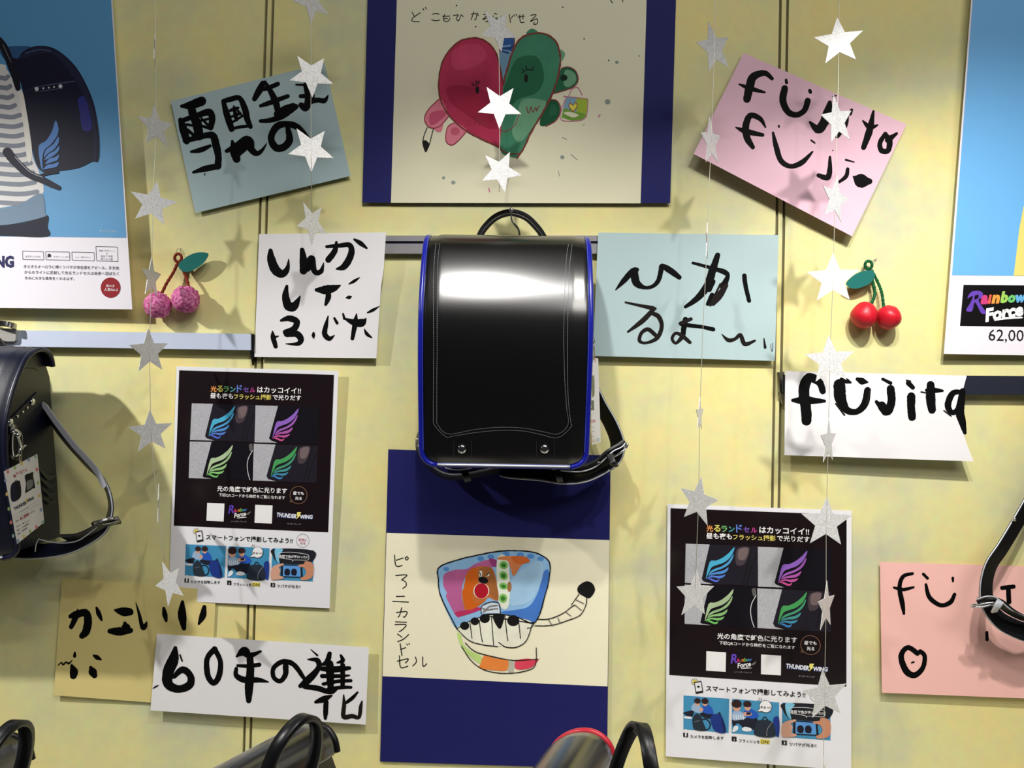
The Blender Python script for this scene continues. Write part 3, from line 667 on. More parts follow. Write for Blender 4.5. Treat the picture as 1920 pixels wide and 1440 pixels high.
pp.strokes([[(845, 668), (850, 612), (920, 580), (982, 590), (994, 668)], [(655, 790), (750, 880), (860, 914), (975, 928)], [(980, 895), (1040, 932), (1120, 932), (1195, 885), (1236, 780), (1246, 735)],
            [(755, 730), (764, 800), (772, 865)], [(830, 722), (840, 820), (855, 895)], [(925, 690), (932, 810), (942, 920)], [(1030, 682), (1040, 790), (1052, 886)], [(1135, 712), (1144, 790), (1152, 866)],
            [(690, 925), (760, 1032), (850, 1102), (960, 1132), (1080, 1136), (1200, 1116), (1268, 1072), (1275, 935)], [(720, 900), (800, 968), (950, 1010), (1100, 1036), (1290, 1026)],
            [(1290, 715), (1380, 710), (1480, 670), (1548, 620), (1580, 600)], [(1265, 765), (1400, 760), (1530, 720), (1620, 680), (1665, 600), (1670, 550)], [(1550, 602), (1612, 515)],
            [(1205, 785), (1240, 775), (1262, 740)]], PEN, 7, 4, rag=.25)
pp.strokes([[(1588, 562), (1650, 592)], [(1578, 602), (1630, 645)], [(1505, 655), (1548, 690)], [(1445, 702), (1462, 745)], [(1372, 718), (1405, 770)]], GRYC, 7, 4)
pp.poly([(1605, 455), (1662, 418), (1712, 432), (1735, 488), (1692, 548), (1640, 530), (1600, 498)], PEN, 3)
pp.chars('pen_character', [[(166, 212), (178, 296), (228, 292)], [(178, 252), (236, 234)], [(262, 224), (274, 237), (262, 250), (250, 237), (262, 224)], [(176, 372), (262, 368), (222, 405)], [(222, 405), (252, 422), (256, 452), (228, 474)],
            [(180, 536), (246, 534)], [(152, 574), (278, 580)], [(180, 662), (262, 655), (246, 696), (232, 690)], [(222, 624), (206, 680), (192, 700)], [(174, 734), (262, 738)], [(170, 756), (254, 757), (232, 792), (200, 812)],
            [(190, 830), (226, 856)], [(276, 834), (235, 870), (188, 890)], [(210, 905), (224, 1002)], [(214, 950), (255, 936)], [(262, 908), (268, 918)], [(278, 905), (284, 914)],
            [(188, 1042), (272, 1024), (250, 1058)], [(204, 1000), (214, 1090), (272, 1080)], [(330, 1010), (336, 1048), (306, 1082)], [(386, 1010), (390, 1082), (420, 1060)]], PEN, 8, 2, rag=.12)
pp.done()

# ---------------------------------------------------------------- the two laminated flyers
Q1 = [(331, 687), (634.5, 695.6), (618, 1140.5), (316, 1126)]
Q2 = [(1251.5, 945), (1596.7, 957.5), (1596, 1445), (1248.3, 1418)]
LAM = mat('laminated_white', (228, 227, 232), .28, spec=.45, var=.01)
PANEL = mat('laminated_black_print', (26, 17, 20), .24, spec=.5, var=.05)
GRANITE = mat('speckled_granite_print', (172, 172, 178), .3, var=.45, scale=520)
BAGD, BAGG, SHEEN = ink(34, 31, 40, .3), ink(22, 20, 26, .3), ink(112, 96, 98, .3)
WHT, BLK, YEL = ink(232, 230, 230), ink(20, 18, 20), ink(206, 192, 96)
FEA = [[(525, 682), (580, 668), (640, 640), (700, 592), (747, 540), (740, 580), (705, 640), (650, 685), (590, 708), (545, 728), (525, 760), (505, 800), (487, 838)],
       [(515, 800), (530, 770), (565, 745), (630, 720), (690, 675), (738, 605), (728, 650), (690, 705), (630, 742), (570, 765), (535, 785)],
       [(508, 810), (545, 785), (600, 770), (650, 755), (690, 728), (675, 765), (630, 790), (570, 795), (530, 805)],
       [(498, 826), (540, 808), (590, 810), (630, 805), (662, 795), (640, 822), (600, 832), (550, 822), (515, 830)],
       [(487, 838), (530, 832), (560, 845), (585, 850), (607, 838), (595, 862), (570, 866), (540, 855), (515, 842)]]
def ramp(a, b, n=5): return [ink(*[round(x + (y - x) * k / (n - 1)) for x, y in zip(a, b)]) for k in range(n)]

def flyer(quad, dep, label):
    pp = Paper('flyer', quad, dep, label, 'flyer', 'laminated flyers', content=Q1, curl=(1.5, 0))
    pp.sheet(LAM, 16, 20)
    pp.zoom(300, 660, .1875)
    pp.part('black_panel'); pp.quad([(192, 183), (1740, 228), (1682, 1803), (138, 1736)], PANEL, 1, 20)
    pp.part('headline', 'headline with rainbow characters')
    row = '光るランドセル'; cl = [(232, 150, 80), (214, 204, 100), (110, 180, 110), (80, 170, 170), (90, 120, 200), (110, 80, 170), (190, 60, 140)]
    for k, ch in enumerate(row):
        a = 505 + k * 65.5; pp.text(ch, (a, 392 + k * 1.4), (a + (60 if k < 2 else 54), 393 + k * 1.4), ink(*cl[k]), 2, .022)
    pp.text('はカッコイイ!!', (972, 401), (1408, 414), WHT, 2, .02)
    pp.text('昼も夜も', (502, 458), (730, 464), WHT, 2, .018); pp.text('フラッシュ撮影', (738, 466), (1114, 474), YEL, 2, .02); pp.text('で光りだす', (1126, 474), (1410, 482), WHT, 2, .018)
    qs = [[(318, 513), (948, 530), (940, 896), (300, 880)], [(955, 533), (1590, 552), (1582, 925), (945, 903)],
          [(298, 895), (935, 912), (925, 1282), (287, 1260)], [(938, 918), (1580, 938), (1565, 1308), (928, 1285)]]
    gr = [[(318, 513), (530, 518), (450, 840), (465, 862), (545, 886), (300, 880)], [(955, 533), (1180, 540), (1090, 865), (1110, 885), (1170, 907), (945, 903)],
          [(298, 895), (515, 900), (425, 1245), (440, 1255), (520, 1268), (287, 1260)], [(938, 918), (1155, 925), (1065, 1240), (1080, 1270), (1160, 1293), (928, 1285)]]
    cols = [ramp((72, 168, 204), (84, 104, 204)), ramp((136, 92, 184), (200, 76, 140)), ramp((168, 190, 150), (112, 186, 96)), ramp((66, 150, 84), (64, 130, 190))]
    nm = ['blue', 'magenta', 'pale green', 'teal green']
    for k, (dx, dy) in enumerate(((0, 0), (637, 24), (-21, 390), (621, 406))):
        ph = pp.part('wing_photo'); pp.quad(qs[k], BAGD if k in (0, 3) else BAGG, 2, 8); pp.poly(gr[k], GRANITE, 3, False)
        if k in (0, 3):
            pp.poly([(770 + dx, 560 + dy), (880 + dx, 545 + dy), (835 + dx, 690 + dy), (760 + dx, 700 + dy)], ink(70, 60, 66, .3), 2.6)
            pp.poly([(790 + dx, 560 + dy), (870 + dx, 550 + dy), (840 + dx, 650 + dy), (780 + dx, 650 + dy)], SHEEN, 2.9)
        for j in range(16):
            t = j / 15; x, y = 905 - 85 * t + dx, 532 + 330 * t + dy
            if k in (0, 3): pp.stroke([(x, y), (x - 4, y + 13)], BLK, 9, 3.2)
        if k in (0, 3): pp.stroke([(945 + dx, 590 + dy), (880 + dx, 760 + dy), (850 + dx, 880 + dy)], BLK, 14, 3.2)
        if k == 2: pp.stroke([(925, 985), (885, 1060), (872, 1130), (880, 1210), (900, 1280)], ink(196, 196, 200), 7, 3.2)
        if k == 2: pp.poly([(890, 930), (922, 920), (924, 985), (900, 990)], ink(90, 86, 86), 3)
        pp.part('wing_emblem', nm[k] + ' feathered wing emblem', id(ph))
        for f, m in zip(FEA, cols[k]): pp.poly([(x + dx, y + dy) for x, y in f], m, 3.6, True, 3)
    pp.zoom(300, 880, .1875)
    pp.part('caption_lines', 'white caption lines under the photos')
    pp.text('光の角度で虹色に光ります', (570, 214), (1270, 238), WHT, 2, .02); pp.text('下記QRコードから映像をご覧になれます', (587, 268), (1250, 298), WHT, 2, .012)
    pp.part('speech_ring'); OR = ink(150, 110, 84); pp.ring(1385, 258, 85, 87, 4, OR); pp.stroke([(1312, 305), (1302, 326), (1328, 322)], OR, 4, 2)
    pp.text('昼でも', (1330, 252), (1438, 254), WHT, 2, .02); pp.text('光る', (1350, 303), (1418, 306), WHT, 2, .02)
    for q in ([(472, 335), (645, 342), (636, 522), (464, 514)], [(952, 354), (1126, 361), (1118, 542), (945, 535)]):
        pp.part('white_patch'); pp.quad(q, WHT, 2, 3)
    pp.part('rainbow_logo', 'slanted two-line logo with rainbow letters')
    for ch, a, b, c in (('R', 682, 742, (100, 70, 190)), ('a', 738, 762, (190, 50, 110)), ('i', 766, 774, (220, 90, 60)), ('n', 778, 800, (226, 150, 60)), ('b', 800, 822, (120, 170, 80)), ('o', 822, 842, (70, 160, 150)), ('w', 842, 872, (70, 120, 200))):
        pp.text(ch, (a, 434 - (a - 682) * .1 + (8 if ch == 'R' else 0)), (b, 434 - (b - 682) * .1 + (8 if ch == 'R' else 0)), ink(*c), 2, .02, .3, 1.15)
    pp.text('Force', (742, 484), (862, 462), WHT, 2, .03, .3, 1.2); pp.stroke([(770, 488, 3), (820, 482, 8), (866, 480, 3)], WHT, None, 2)
    pp.poly([(868, 442), (908, 420), (890, 448), (866, 454)], ink(110, 106, 100), 2); pp.text('レインボーフォース', (712, 526), (864, 530), ink(150, 150, 150), 2)
    pp.part('lightning_logo', 'white slanted letters with a yellow lightning bolt')
    BL = ink(60, 84, 150)
    pp.text('THUNDER', (1163, 473), (1366, 492), BL, 2, .09, .12, 1.35); pp.text('THUNDER', (1166, 471), (1364, 489), WHT, 2.6, .035, .12, 1.3)
    pp.text('WING', (1398, 493), (1530, 496), BL, 2, .09, .12, 1.2); pp.text('WING', (1401, 491), (1526, 494), WHT, 2.6, .035, .12, 1.15)
    pp.poly([(1372, 428), (1412, 428), (1396, 455), (1408, 458), (1362, 500), (1376, 466), (1366, 460)], ink(230, 220, 120), 3, False); pp.text('サンダーウィング', (1272, 550), (1410, 556), ink(170, 170, 170), 2)
    pp.part('phone_icon')
    for k in range(8): a = 2.4 + k * .55; pp.stroke([(362 + 26 * math.cos(a), 622 + 26 * math.sin(a)), (362 + 34 * math.cos(a), 622 + 34 * math.sin(a))], BLK, 5, 2)
    pp.ellipse(362, 622, 22, 24, ink(214, 196, 90), 2)
    pp.poly([(354, 622), (420, 610), (434, 716), (368, 730)], BLK, 3, False); pp.poly([(362, 632), (414, 621), (424, 700), (372, 711)], LAM, 4, False); pp.ellipse(392, 664, 13, 9, BLK, 5)
    pp.part('slogan'); pp.text('スマートフォンで撮影してみよう!!', (458, 698), (1325, 736), BLK, 2, .02)
    pp.part('speech_ring'); pp.ring(1427, 712, 64, 66, 3, ink(130, 130, 136)); PK = ink(176, 70, 90)
    pp.text('虹色に', (1384, 714), (1470, 717), PK, 2, .01); pp.text('光る', (1398, 748), (1452, 751), PK, 2, .01)
    BG, HAIR, SKIN, NV, SOCK = ink(66, 140, 182, .3), ink(46, 28, 30), ink(206, 156, 134), ink(26, 28, 44), ink(222, 226, 232)
    SHB, SHG, BBLU = ink(34, 84, 180), ink(150, 176, 206), ink(28, 52, 130)
    pp.part('step_photo', 'printed photo of two crouching children with a phone and two backpacks'); pp.quad([(258, 748), (660, 768), (645, 1082), (248, 1060)], BG, 1, 6)
    pp.poly([(256, 905), (330, 885), (345, 905), (318, 950), (258, 918)], NV, 2); pp.poly([(405, 905), (505, 895), (500, 955), (420, 940)], NV, 2.2); pp.poly([(262, 940), (322, 944), (318, 962), (262, 958)], SOCK, 2.3)
    pp.poly([(322, 868), (345, 822), (395, 832), (420, 895), (380, 905), (335, 885)], SHG, 2.4); pp.poly([(428, 838), (475, 828), (508, 862), (512, 910), (440, 905), (418, 880)], SHB, 2.6)
    pp.ellipse(378, 818, 22, 24, SKIN, 2.8); pp.ellipse(446, 818, 22, 24, SKIN, 2.8); pp.ellipse(380, 795, 29, 26, HAIR, 3.2); pp.ellipse(447, 795, 31, 28, HAIR, 3.2)
    pp.poly([(395, 862), (425, 860), (425, 885), (398, 888)], SKIN, 3.2)
    pp.poly([(335, 950), (365, 912), (402, 928), (425, 990), (442, 1064), (350, 1060), (332, 1010)], ink(34, 44, 56), 3.5); pp.stroke([(410, 965), (455, 960), (485, 1000), (475, 1045), (438, 1062)], NV, 10, 3.6)
    pp.stroke([(345, 988), (395, 975)], ink(110, 116, 120), 5, 3.8)
    pp.poly([(505, 922), (540, 910), (590, 930), (622, 1075), (528, 1068), (490, 970)], BBLU, 3.5); pp.stroke([(560, 915), (570, 895), (582, 925)], NV, 8, 3.6); pp.poly([(585, 940), (600, 1060), (622, 1072), (612, 1000)], ink(20, 34, 84), 3.8)
    pp.part('step_photo', 'printed photo of two children looking at a phone beside backpacks'); pp.quad([(685, 768), (1095, 790), (1083, 1105), (672, 1083)], BG, 1, 6)
    pp.poly([(684, 950), (780, 935), (830, 1000), (790, 1040), (730, 990), (690, 1020)], NV, 2); pp.poly([(800, 935), (890, 930), (905, 1010), (850, 1045), (800, 985)], NV, 2.2)
    pp.poly([(686, 895), (730, 870), (785, 905), (800, 940), (740, 960), (684, 960)], SHG, 2.4)
    for k in range(5): pp.stroke([(694 + k * 20, 915), (700 + k * 20, 955)], ink(226, 230, 236), 7, 2.7)
    pp.poly([(786, 880), (850, 858), (900, 890), (912, 925), (860, 945), (790, 925)], SHB, 2.4); pp.ellipse(722, 845, 34, 36, SKIN, 2.8); pp.ellipse(818, 842, 26, 32, SKIN, 2.8); pp.ellipse(724, 812, 44, 38, HAIR, 3.2); pp.ellipse(817, 812, 36, 30, HAIR, 3.2)
    pp.poly([(780, 890), (830, 885), (850, 895), (845, 915), (790, 920)], SKIN, 3.2); pp.poly([(805, 888), (842, 886), (845, 908), (808, 912)], NV, 3.5, False)
    pp.poly([(678, 1060), (700, 1015), (730, 1020), (724, 1050), (690, 1072)], SOCK, 3); pp.poly([(760, 1045), (790, 1020), (845, 1035), (840, 1058), (790, 1062)], SOCK, 3)
    pp.poly([(878, 1096), (880, 1005), (905, 960), (1000, 955), (1045, 1000), (1042, 1104)], ink(34, 44, 56), 3.5); pp.stroke([(940, 955), (965, 925), (995, 955)], NV, 8, 3.4); pp.stroke([(1035, 968), (985, 1035), (978, 1100)], ink(150, 150, 150), 4, 4)
    pp.poly([(1040, 940), (1090, 930), (1083, 1100), (1046, 1060)], BBLU, 3.3)
    pp.part('speech_bubble'); pp.ellipse(976, 830, 56, 57, BLK, 4); pp.poly([(925, 850), (895, 882), (955, 876)], BLK, 4, False); pp.ellipse(976, 830, 52, 53, WHT, 4.6); pp.poly([(928, 850), (902, 877), (955, 872)], WHT, 4.6, False); pp.text('おぉっ!!', (930, 845), (1022, 850), BLK, 5.4, .02)
    pp.strokes([[(908, 770), (918, 780)], [(922, 750), (930, 775)], [(942, 752), (940, 774)]], BLK, 4, 2)
    pp.part('step_photo', 'printed photo of two hands holding a phone sideways'); pp.quad([(1122, 790), (1537, 810), (1528, 1122), (1110, 1103)], BG, 1, 6)
    pp.poly([(1140, 795), (1530, 812), (1525, 920), (1400, 950), (1250, 945), (1180, 935), (1130, 870)], ink(28, 30, 38), 2); pp.poly([(1150, 800), (1230, 802), (1190, 870), (1195, 940), (1160, 900)], ink(120, 190, 220), 2.4)
    pp.poly([(1212, 948), (1420, 958), (1428, 1085), (1208, 1078)], ink(20, 22, 28), 3, False); pp.poly([(1232, 960), (1404, 968), (1408, 1074), (1228, 1068)], ink(90, 150, 214), 3.6, False)
    for x in (1272, 1340): pp.poly([(x - 26, 1050), (x - 24, 1005), (x + 6, 992), (x + 28, 1015), (x + 22, 1055), (x, 1062)], ink(24, 22, 40), 4.2)
    pp.poly([(1112, 1000), (1150, 960), (1225, 940), (1236, 955), (1190, 980), (1205, 1010), (1195, 1060), (1235, 1075), (1225, 1095), (1150, 1104), (1110, 1095)], SKIN, 4.4)
    pp.poly([(1532, 960), (1500, 925), (1450, 920), (1440, 945), (1385, 955), (1390, 972), (1440, 985), (1462, 1030), (1440, 1070), (1405, 1085), (1420, 1108), (1490, 1100), (1528, 1060)], ink(196, 134, 104), 4.4)
    pp.part('speech_bubble'); pp.stroke([(1200, 832), (1330, 830), (1470, 852), (1488, 880), (1470, 908), (1340, 906), (1326, 920), (1312, 902), (1200, 885), (1178, 858), (1200, 832)], WHT, 4, 5.2); pp.text('角度で色が変わった!!', (1190, 880), (1474, 890), WHT, 5.2, .02)
    for q, t in (((245, 1090, 288, 1132), '1'), ((671, 1112, 713, 1157), '2'), ((1106, 1135, 1150, 1178), '3')):
        pp.part('step_number'); pp.poly([(q[0], q[1]), (q[2], q[1] + 2), (q[2], q[3]), (q[0], q[3] - 2)], BLK, 2, False); pp.text(t, ((q[0] + 15), q[3] - 9), (q[2] - 15, q[3] - 8), WHT, 3, .02)
    pp.part('step_caption')
    pp.text('カメラを起動します', (306, 1136), (600, 1144), BLK, 2, .015); pp.part('step_caption'); pp.text('フラッシュを', (734, 1160), (914, 1167), BLK, 2, .015)
    pp.poly([(918, 1128), (1002, 1131), (1000, 1174), (916, 1170)], ink(222, 206, 96), 1.4, False); pp.text('ON!', (924, 1166), (996, 1169), BLK, 2, .015); pp.part('step_caption'); pp.text('ツバサが光る!!', (1170, 1180), (1404, 1188), BLK, 2, .015)
    return pp.done()
flyer(Q1, (5, 12, 6, 3), 'laminated flyer with four wing photos to the left of the black backpack')
flyer(Q2, (4, 5, 8, 7), 'laminated flyer with four wing photos at the lower right behind hanging stars')

# ---------------------------------------------------------------- the big advertising posters
PGLOSS = mat('poster_white', (226, 222, 230), .45, spec=.3, var=.01)
pq = [(-420, -560), (175, -560), (248, 580), (-420, 573)]
pp = Paper('poster', pq, (14, 26, 30, 20), 'blue advertising poster of a person in a striped shirt wearing a navy backpack', 'poster')
pp.sheet(PGLOSS, 8, 16, thick=2.5)
pp.zoom(0, 0, .25)
pp.part('photo_print', 'printed portrait against plain blue'); pp.quad([(-1680, -2240), (690, -2240), (948, 1783), (-1680, 1755)], ink(90, 150, 196, .45), 1, 12)
pp.part('printed_person', 'person in a grey and white striped shirt seen from behind')
STR, HEM, JEA = ink(216, 214, 212), ink(112, 134, 156), ink(17, 21, 42)
shirt = [(-400, 470), (0, 480), (50, 520), (120, 640), (180, 720), (220, 900), (235, 1080), (250, 1190), (295, 1300), (308, 1470), (0, 1560), (-400, 1580)]
pp.poly(shirt, STR, 2)
for k in range(14):
    y = 560 + k * 72; xr = 60 + k * 17 if k < 4 else min(300, 150 + (k - 4) * 16)
    pp.stroke([(-400, y - 20), (0, y + 22), (xr * .6, y + 30), (xr, y + 14)], ink(128, 134, 146), 34, 2.4, rag=.03)
pp.poly([(130, 640), (180, 720), (215, 900), (240, 1160), (205, 1200), (170, 900)], ink(228, 224, 216), 2.8)
pp.poly([(-400, 1590), (0, 1565), (150, 1530), (310, 1450), (340, 1600), (345, 1620), (200, 1660), (0, 1690), (-400, 1700)], HEM, 3)
pp.poly([(-400, 1696), (0, 1690), (200, 1664), (352, 1612), (356, 1700), (350, 1774), (0, 1766), (-400, 1760)], JEA, 2.8)
pp.part('printed_backpack', 'navy backpack with a blue wing emblem')
bag = [(40, 420), (130, 440), (165, 395), (240, 352), (340, 345), (440, 382), (560, 490), (650, 640), (710, 800), (742, 1000), (745, 1150), (732, 1212), (690, 1212), (590, 1258), (440, 1282), (320, 1290), (255, 1180), (210, 900), (170, 680), (130, 560)]
pp.poly(bag, ink(24, 24, 46), 4)
pp.poly([(150, 430), (230, 365), (330, 352), (440, 395), (555, 500), (640, 640), (695, 800), (725, 1000), (724, 1180), (700, 1195), (700, 1000), (660, 800), (570, 610), (420, 420), (300, 400), (200, 430)], ink(34, 36, 62), 4.5)
pp.poly([(585, 745), (640, 738), (690, 960), (620, 972), (600, 860)], ink(44, 46, 120), 5); pp.poly([(0, 380), (60, 350), (180, 345), (230, 360), (140, 450), (40, 440)], ink(48, 84, 130), 3.8)
pp.stroke([(190, 400), (300, 372), (380, 385)], ink(84, 100, 130), 5, 5); pp.stroke([(180, 690), (330, 640), (570, 605)], ink(50, 52, 82), 5, 5)
for x, y, rr in ((275, 667, 15), (325, 662, 7), (367, 657, 7), (405, 653, 7), (453, 647, 15)): pp.ellipse(x, y, rr, rr, ink(196, 200, 206), 5.4)
pp.stroke([(250, 655), (560, 610)], ink(90, 96, 120), 4, 5); pp.stroke([(258, 690), (470, 662)], ink(90, 96, 120), 4, 5)
pp.strokes([[(-60, 260, 60), (20, 340, 60), (70, 450, 60), (110, 560, 55), (135, 660, 40)]], ink(26, 26, 36), None, 5); pp.stroke([(20, 330), (85, 470)], ink(110, 110, 116), 5, 5.6)
FW = ink(86, 130, 190)
for f in ([(290, 1100), (345, 1055), (390, 985), (415, 905), (437, 950), (432, 1010), (385, 1080), (335, 1125), (318, 1190), (320, 1275), (305, 1240)], [(330, 1180), (345, 1125), (400, 1080), (437, 1025), (440, 1070), (405, 1120), (360, 1150)],
          [(335, 1200), (365, 1155), (410, 1130), (443, 1095), (440, 1130), (405, 1165)], [(340, 1230), (370, 1190), (410, 1180), (442, 1160), (430, 1200), (390, 1215)], [(325, 1270), (360, 1235), (400, 1230), (440, 1215), (425, 1250), (370, 1262)]): pp.poly(f, FW, 5.4)
pp.stroke([(55, 1140, 70), (110, 1210, 64), (210, 1300, 60), (310, 1345, 52), (390, 1385, 44), (440, 1408, 34)], ink(26, 28, 48), None, 5); pp.stroke([(110, 1175), (220, 1285), (320, 1330)], ink(176, 180, 186), 5, 6); pp.stroke([(310, 1315), (360, 1300), (430, 1290)], ink(24, 26, 40), 22, 5.2)
pp.part('colour_name_print')
pp.zoom(0, 360, .25); TX = ink(70, 70, 84); ND = ink(30, 32, 84)
pp.text('マリンブルー', (746, 300), (874, 303), ink(190, 210, 222), 2, .01); pp.part('logo_print', 'navy logo lettering'); pp.text('WING', (-165, 563), (104, 560), ND, 2, .05, 0, 1.2)
for q, t in ((((168, 442), (325, 447), (328, 508), (170, 505)), ('光るランドセル',)), (((342, 446), (520, 450), (523, 512), (345, 507)), ('　クラリーノ エフ',)), (((538, 450), (705, 454), (708, 516), (541, 511)), ('キューブ型デザイン',)),
             (((718, 408), (880, 412), (884, 520), (724, 516)), ('本体 クラリーノ', '×', '背あて 牛革', '肩ベルト裏'))):
    pp.part('tag_box'); [pp.stroke([q[i], q[(i + 1) % 4]], TX, 3, 2, n=1, rag=0) for i in range(4)]
    for k, line in enumerate(t):
        cx = (q[0][0] + q[1][0]) / 2 + (28 if 'エフ' in line else 0); wd = 9 if line == '×' else (116 if len(t) == 1 or k == 0 else 90)
        y = 488 if len(t) == 1 else 438 + k * 21
        pp.text(line.strip('　'), (cx - wd / 2, y + (cx - 168) * .012), (cx + wd / 2, y + (cx - 168) * .012 + 2), TX, 2)
pp.poly([(356, 492), (358, 466), (372, 462), (382, 472), (380, 490), (370, 484)], BLK, 2, False)
pp.part('paragraph_print')
for k, (t, a, b) in enumerate((('きらきらオーロラに輝くツバサが存在感をアピール。多方向', 178, 890), ('からのライトに反射して光るランドセルは未来へ羽ばたく', 182, 890), ('きみに大きな勇気をくれるはず。', 186, 556))):
    pp.text(t, (a, 568 + k * 43), (b, 568 + k * 43 + (b - a) * .017), ink(78, 78, 92), 2, .008)
pp.part('red_badge', 'round dark red badge'); pp.ellipse(829, 717, 74, 76, ink(138, 16, 28), 2, 0, 32); pp.text('男の子', (795, 712), (860, 714), WHT, 3, .01); pp.text('人気No.2', (780, 741), (883, 743), WHT, 3, .01)
pp.done()

pq = [(1858, -480), (2500, -480), (2470, 676), (1769.5, 663.5)]
pp = Paper('poster', pq, (16, 10, 10, 20), 'blue advertising poster with a black rainbow-lettered label at the right edge', 'poster')
pp.sheet(PGLOSS, 8, 16, thick=2.5)
pp.zoom(0, 0, 1)
pp.part('photo_print', 'plain blue printed background'); pp.quad([(1860, -479), (2495, -479), (2480, 522), (1785, 516)], ink(106, 172, 226, .45), 1, 12)
pp.part('printed_yellow_cloth', 'pale yellow printed shape'); pp.poly([(1930, 360), (1919, 388), (1911, 430), (1908, 455), (1904, 490), (1900.5, 517), (1960, 517.5), (1990, 400)], ink(222, 206, 116), 2, False)
pp.part('rainbow_label', 'black label with rainbow brush lettering')
pp.zoom(1440, 420, 1 / 3)
pp.quad([(1100, 342), (1760, 348), (1750, 583), (1080, 573)], ink(12, 10, 12, .4), 1, 6)
pp.poly([(1140, 385), (1175, 375), (1205, 385), (1206, 410), (1185, 432), (1225, 496), (1200, 502), (1164, 440), (1148, 490), (1115, 486), (1140, 440), (1152, 405), (1122, 418)], ink(98, 62, 170), 2)
pp.poly([(1165, 402), (1184, 400), (1182, 416), (1162, 424)], ink(12, 10, 12, .4), 2.6)
for ch, a, b, c, y, q in (('a', 1196, 1240, (196, 60, 120), 447, 1.1), ('i', 1236, 1262, (224, 92, 70), 445, 1.0), ('n', 1256, 1306, (236, 150, 64), 443, 1.0), ('b', 1306, 1352, (150, 196, 90), 440, 1.05), ('o', 1350, 1394, (104, 184, 110), 439, 1.05), ('w', 1392, 1458, (96, 166, 214), 438, 1.05)):
    pp.text(ch, (a, y), (b, y - 2), ink(*c), 2, .06, .25, q)
pp.text('Force', (1222, 548), (1440, 510), WHT, 2, .05, .25, 1.05); pp.stroke([(1272, 544, 3), (1340, 530, 12), (1430, 526, 8)], WHT, None, 2)
pp.part('price_print', 'printed price'); pp.text('62,000', (1240, 655), (1484, 660), BLK, 2, 0, 0, 1.0)
pp.done()
# ---------------------------------------------------------------- backpacks
LEATHER = mat('black_leather', (4, 4, 5), .25, spec=1.0, var=.1, bump=.05, bscale=900)
_b = LEATHER.node_tree.nodes['Principled BSDF']; _b.inputs['Coat Weight'].default_value = .8; _b.inputs['Coat Roughness'].default_value = .23; _b.inputs['Coat IOR'].default_value = 1.65
LEATHER_N = mat('navy_leather', (15, 19, 38), .36, spec=.45, var=.1, bump=.12, bscale=900)
STRAPL = mat('black_strap_leather', (16, 17, 21), .34, spec=.5, var=.1, bump=.1, bscale=700)
BLUEP = mat('royal_blue_piping', (22, 30, 150), .28, spec=.5, var=.05)
REDP = mat('red_piping', (200, 40, 56), .32, spec=.5, var=.05)
SILV = mat('silver_piping', (196, 200, 208), .35, .35, var=.03)
THREAD = mat('pale_thread', (156, 158, 166), .8, spec=.1)
BTHREAD = mat('blue_thread', (86, 100, 196), .7)
PROFILE = [(56, 362), (62, 380), (76, 393), (95, 398), (120, 393), (145, 376), (166, 345), (185, 305), (198, 262), (200, 225), (196, 180), (188, 135), (176, 85), (166, 45), (158, 15), (150, 0)]
HW = 139.5

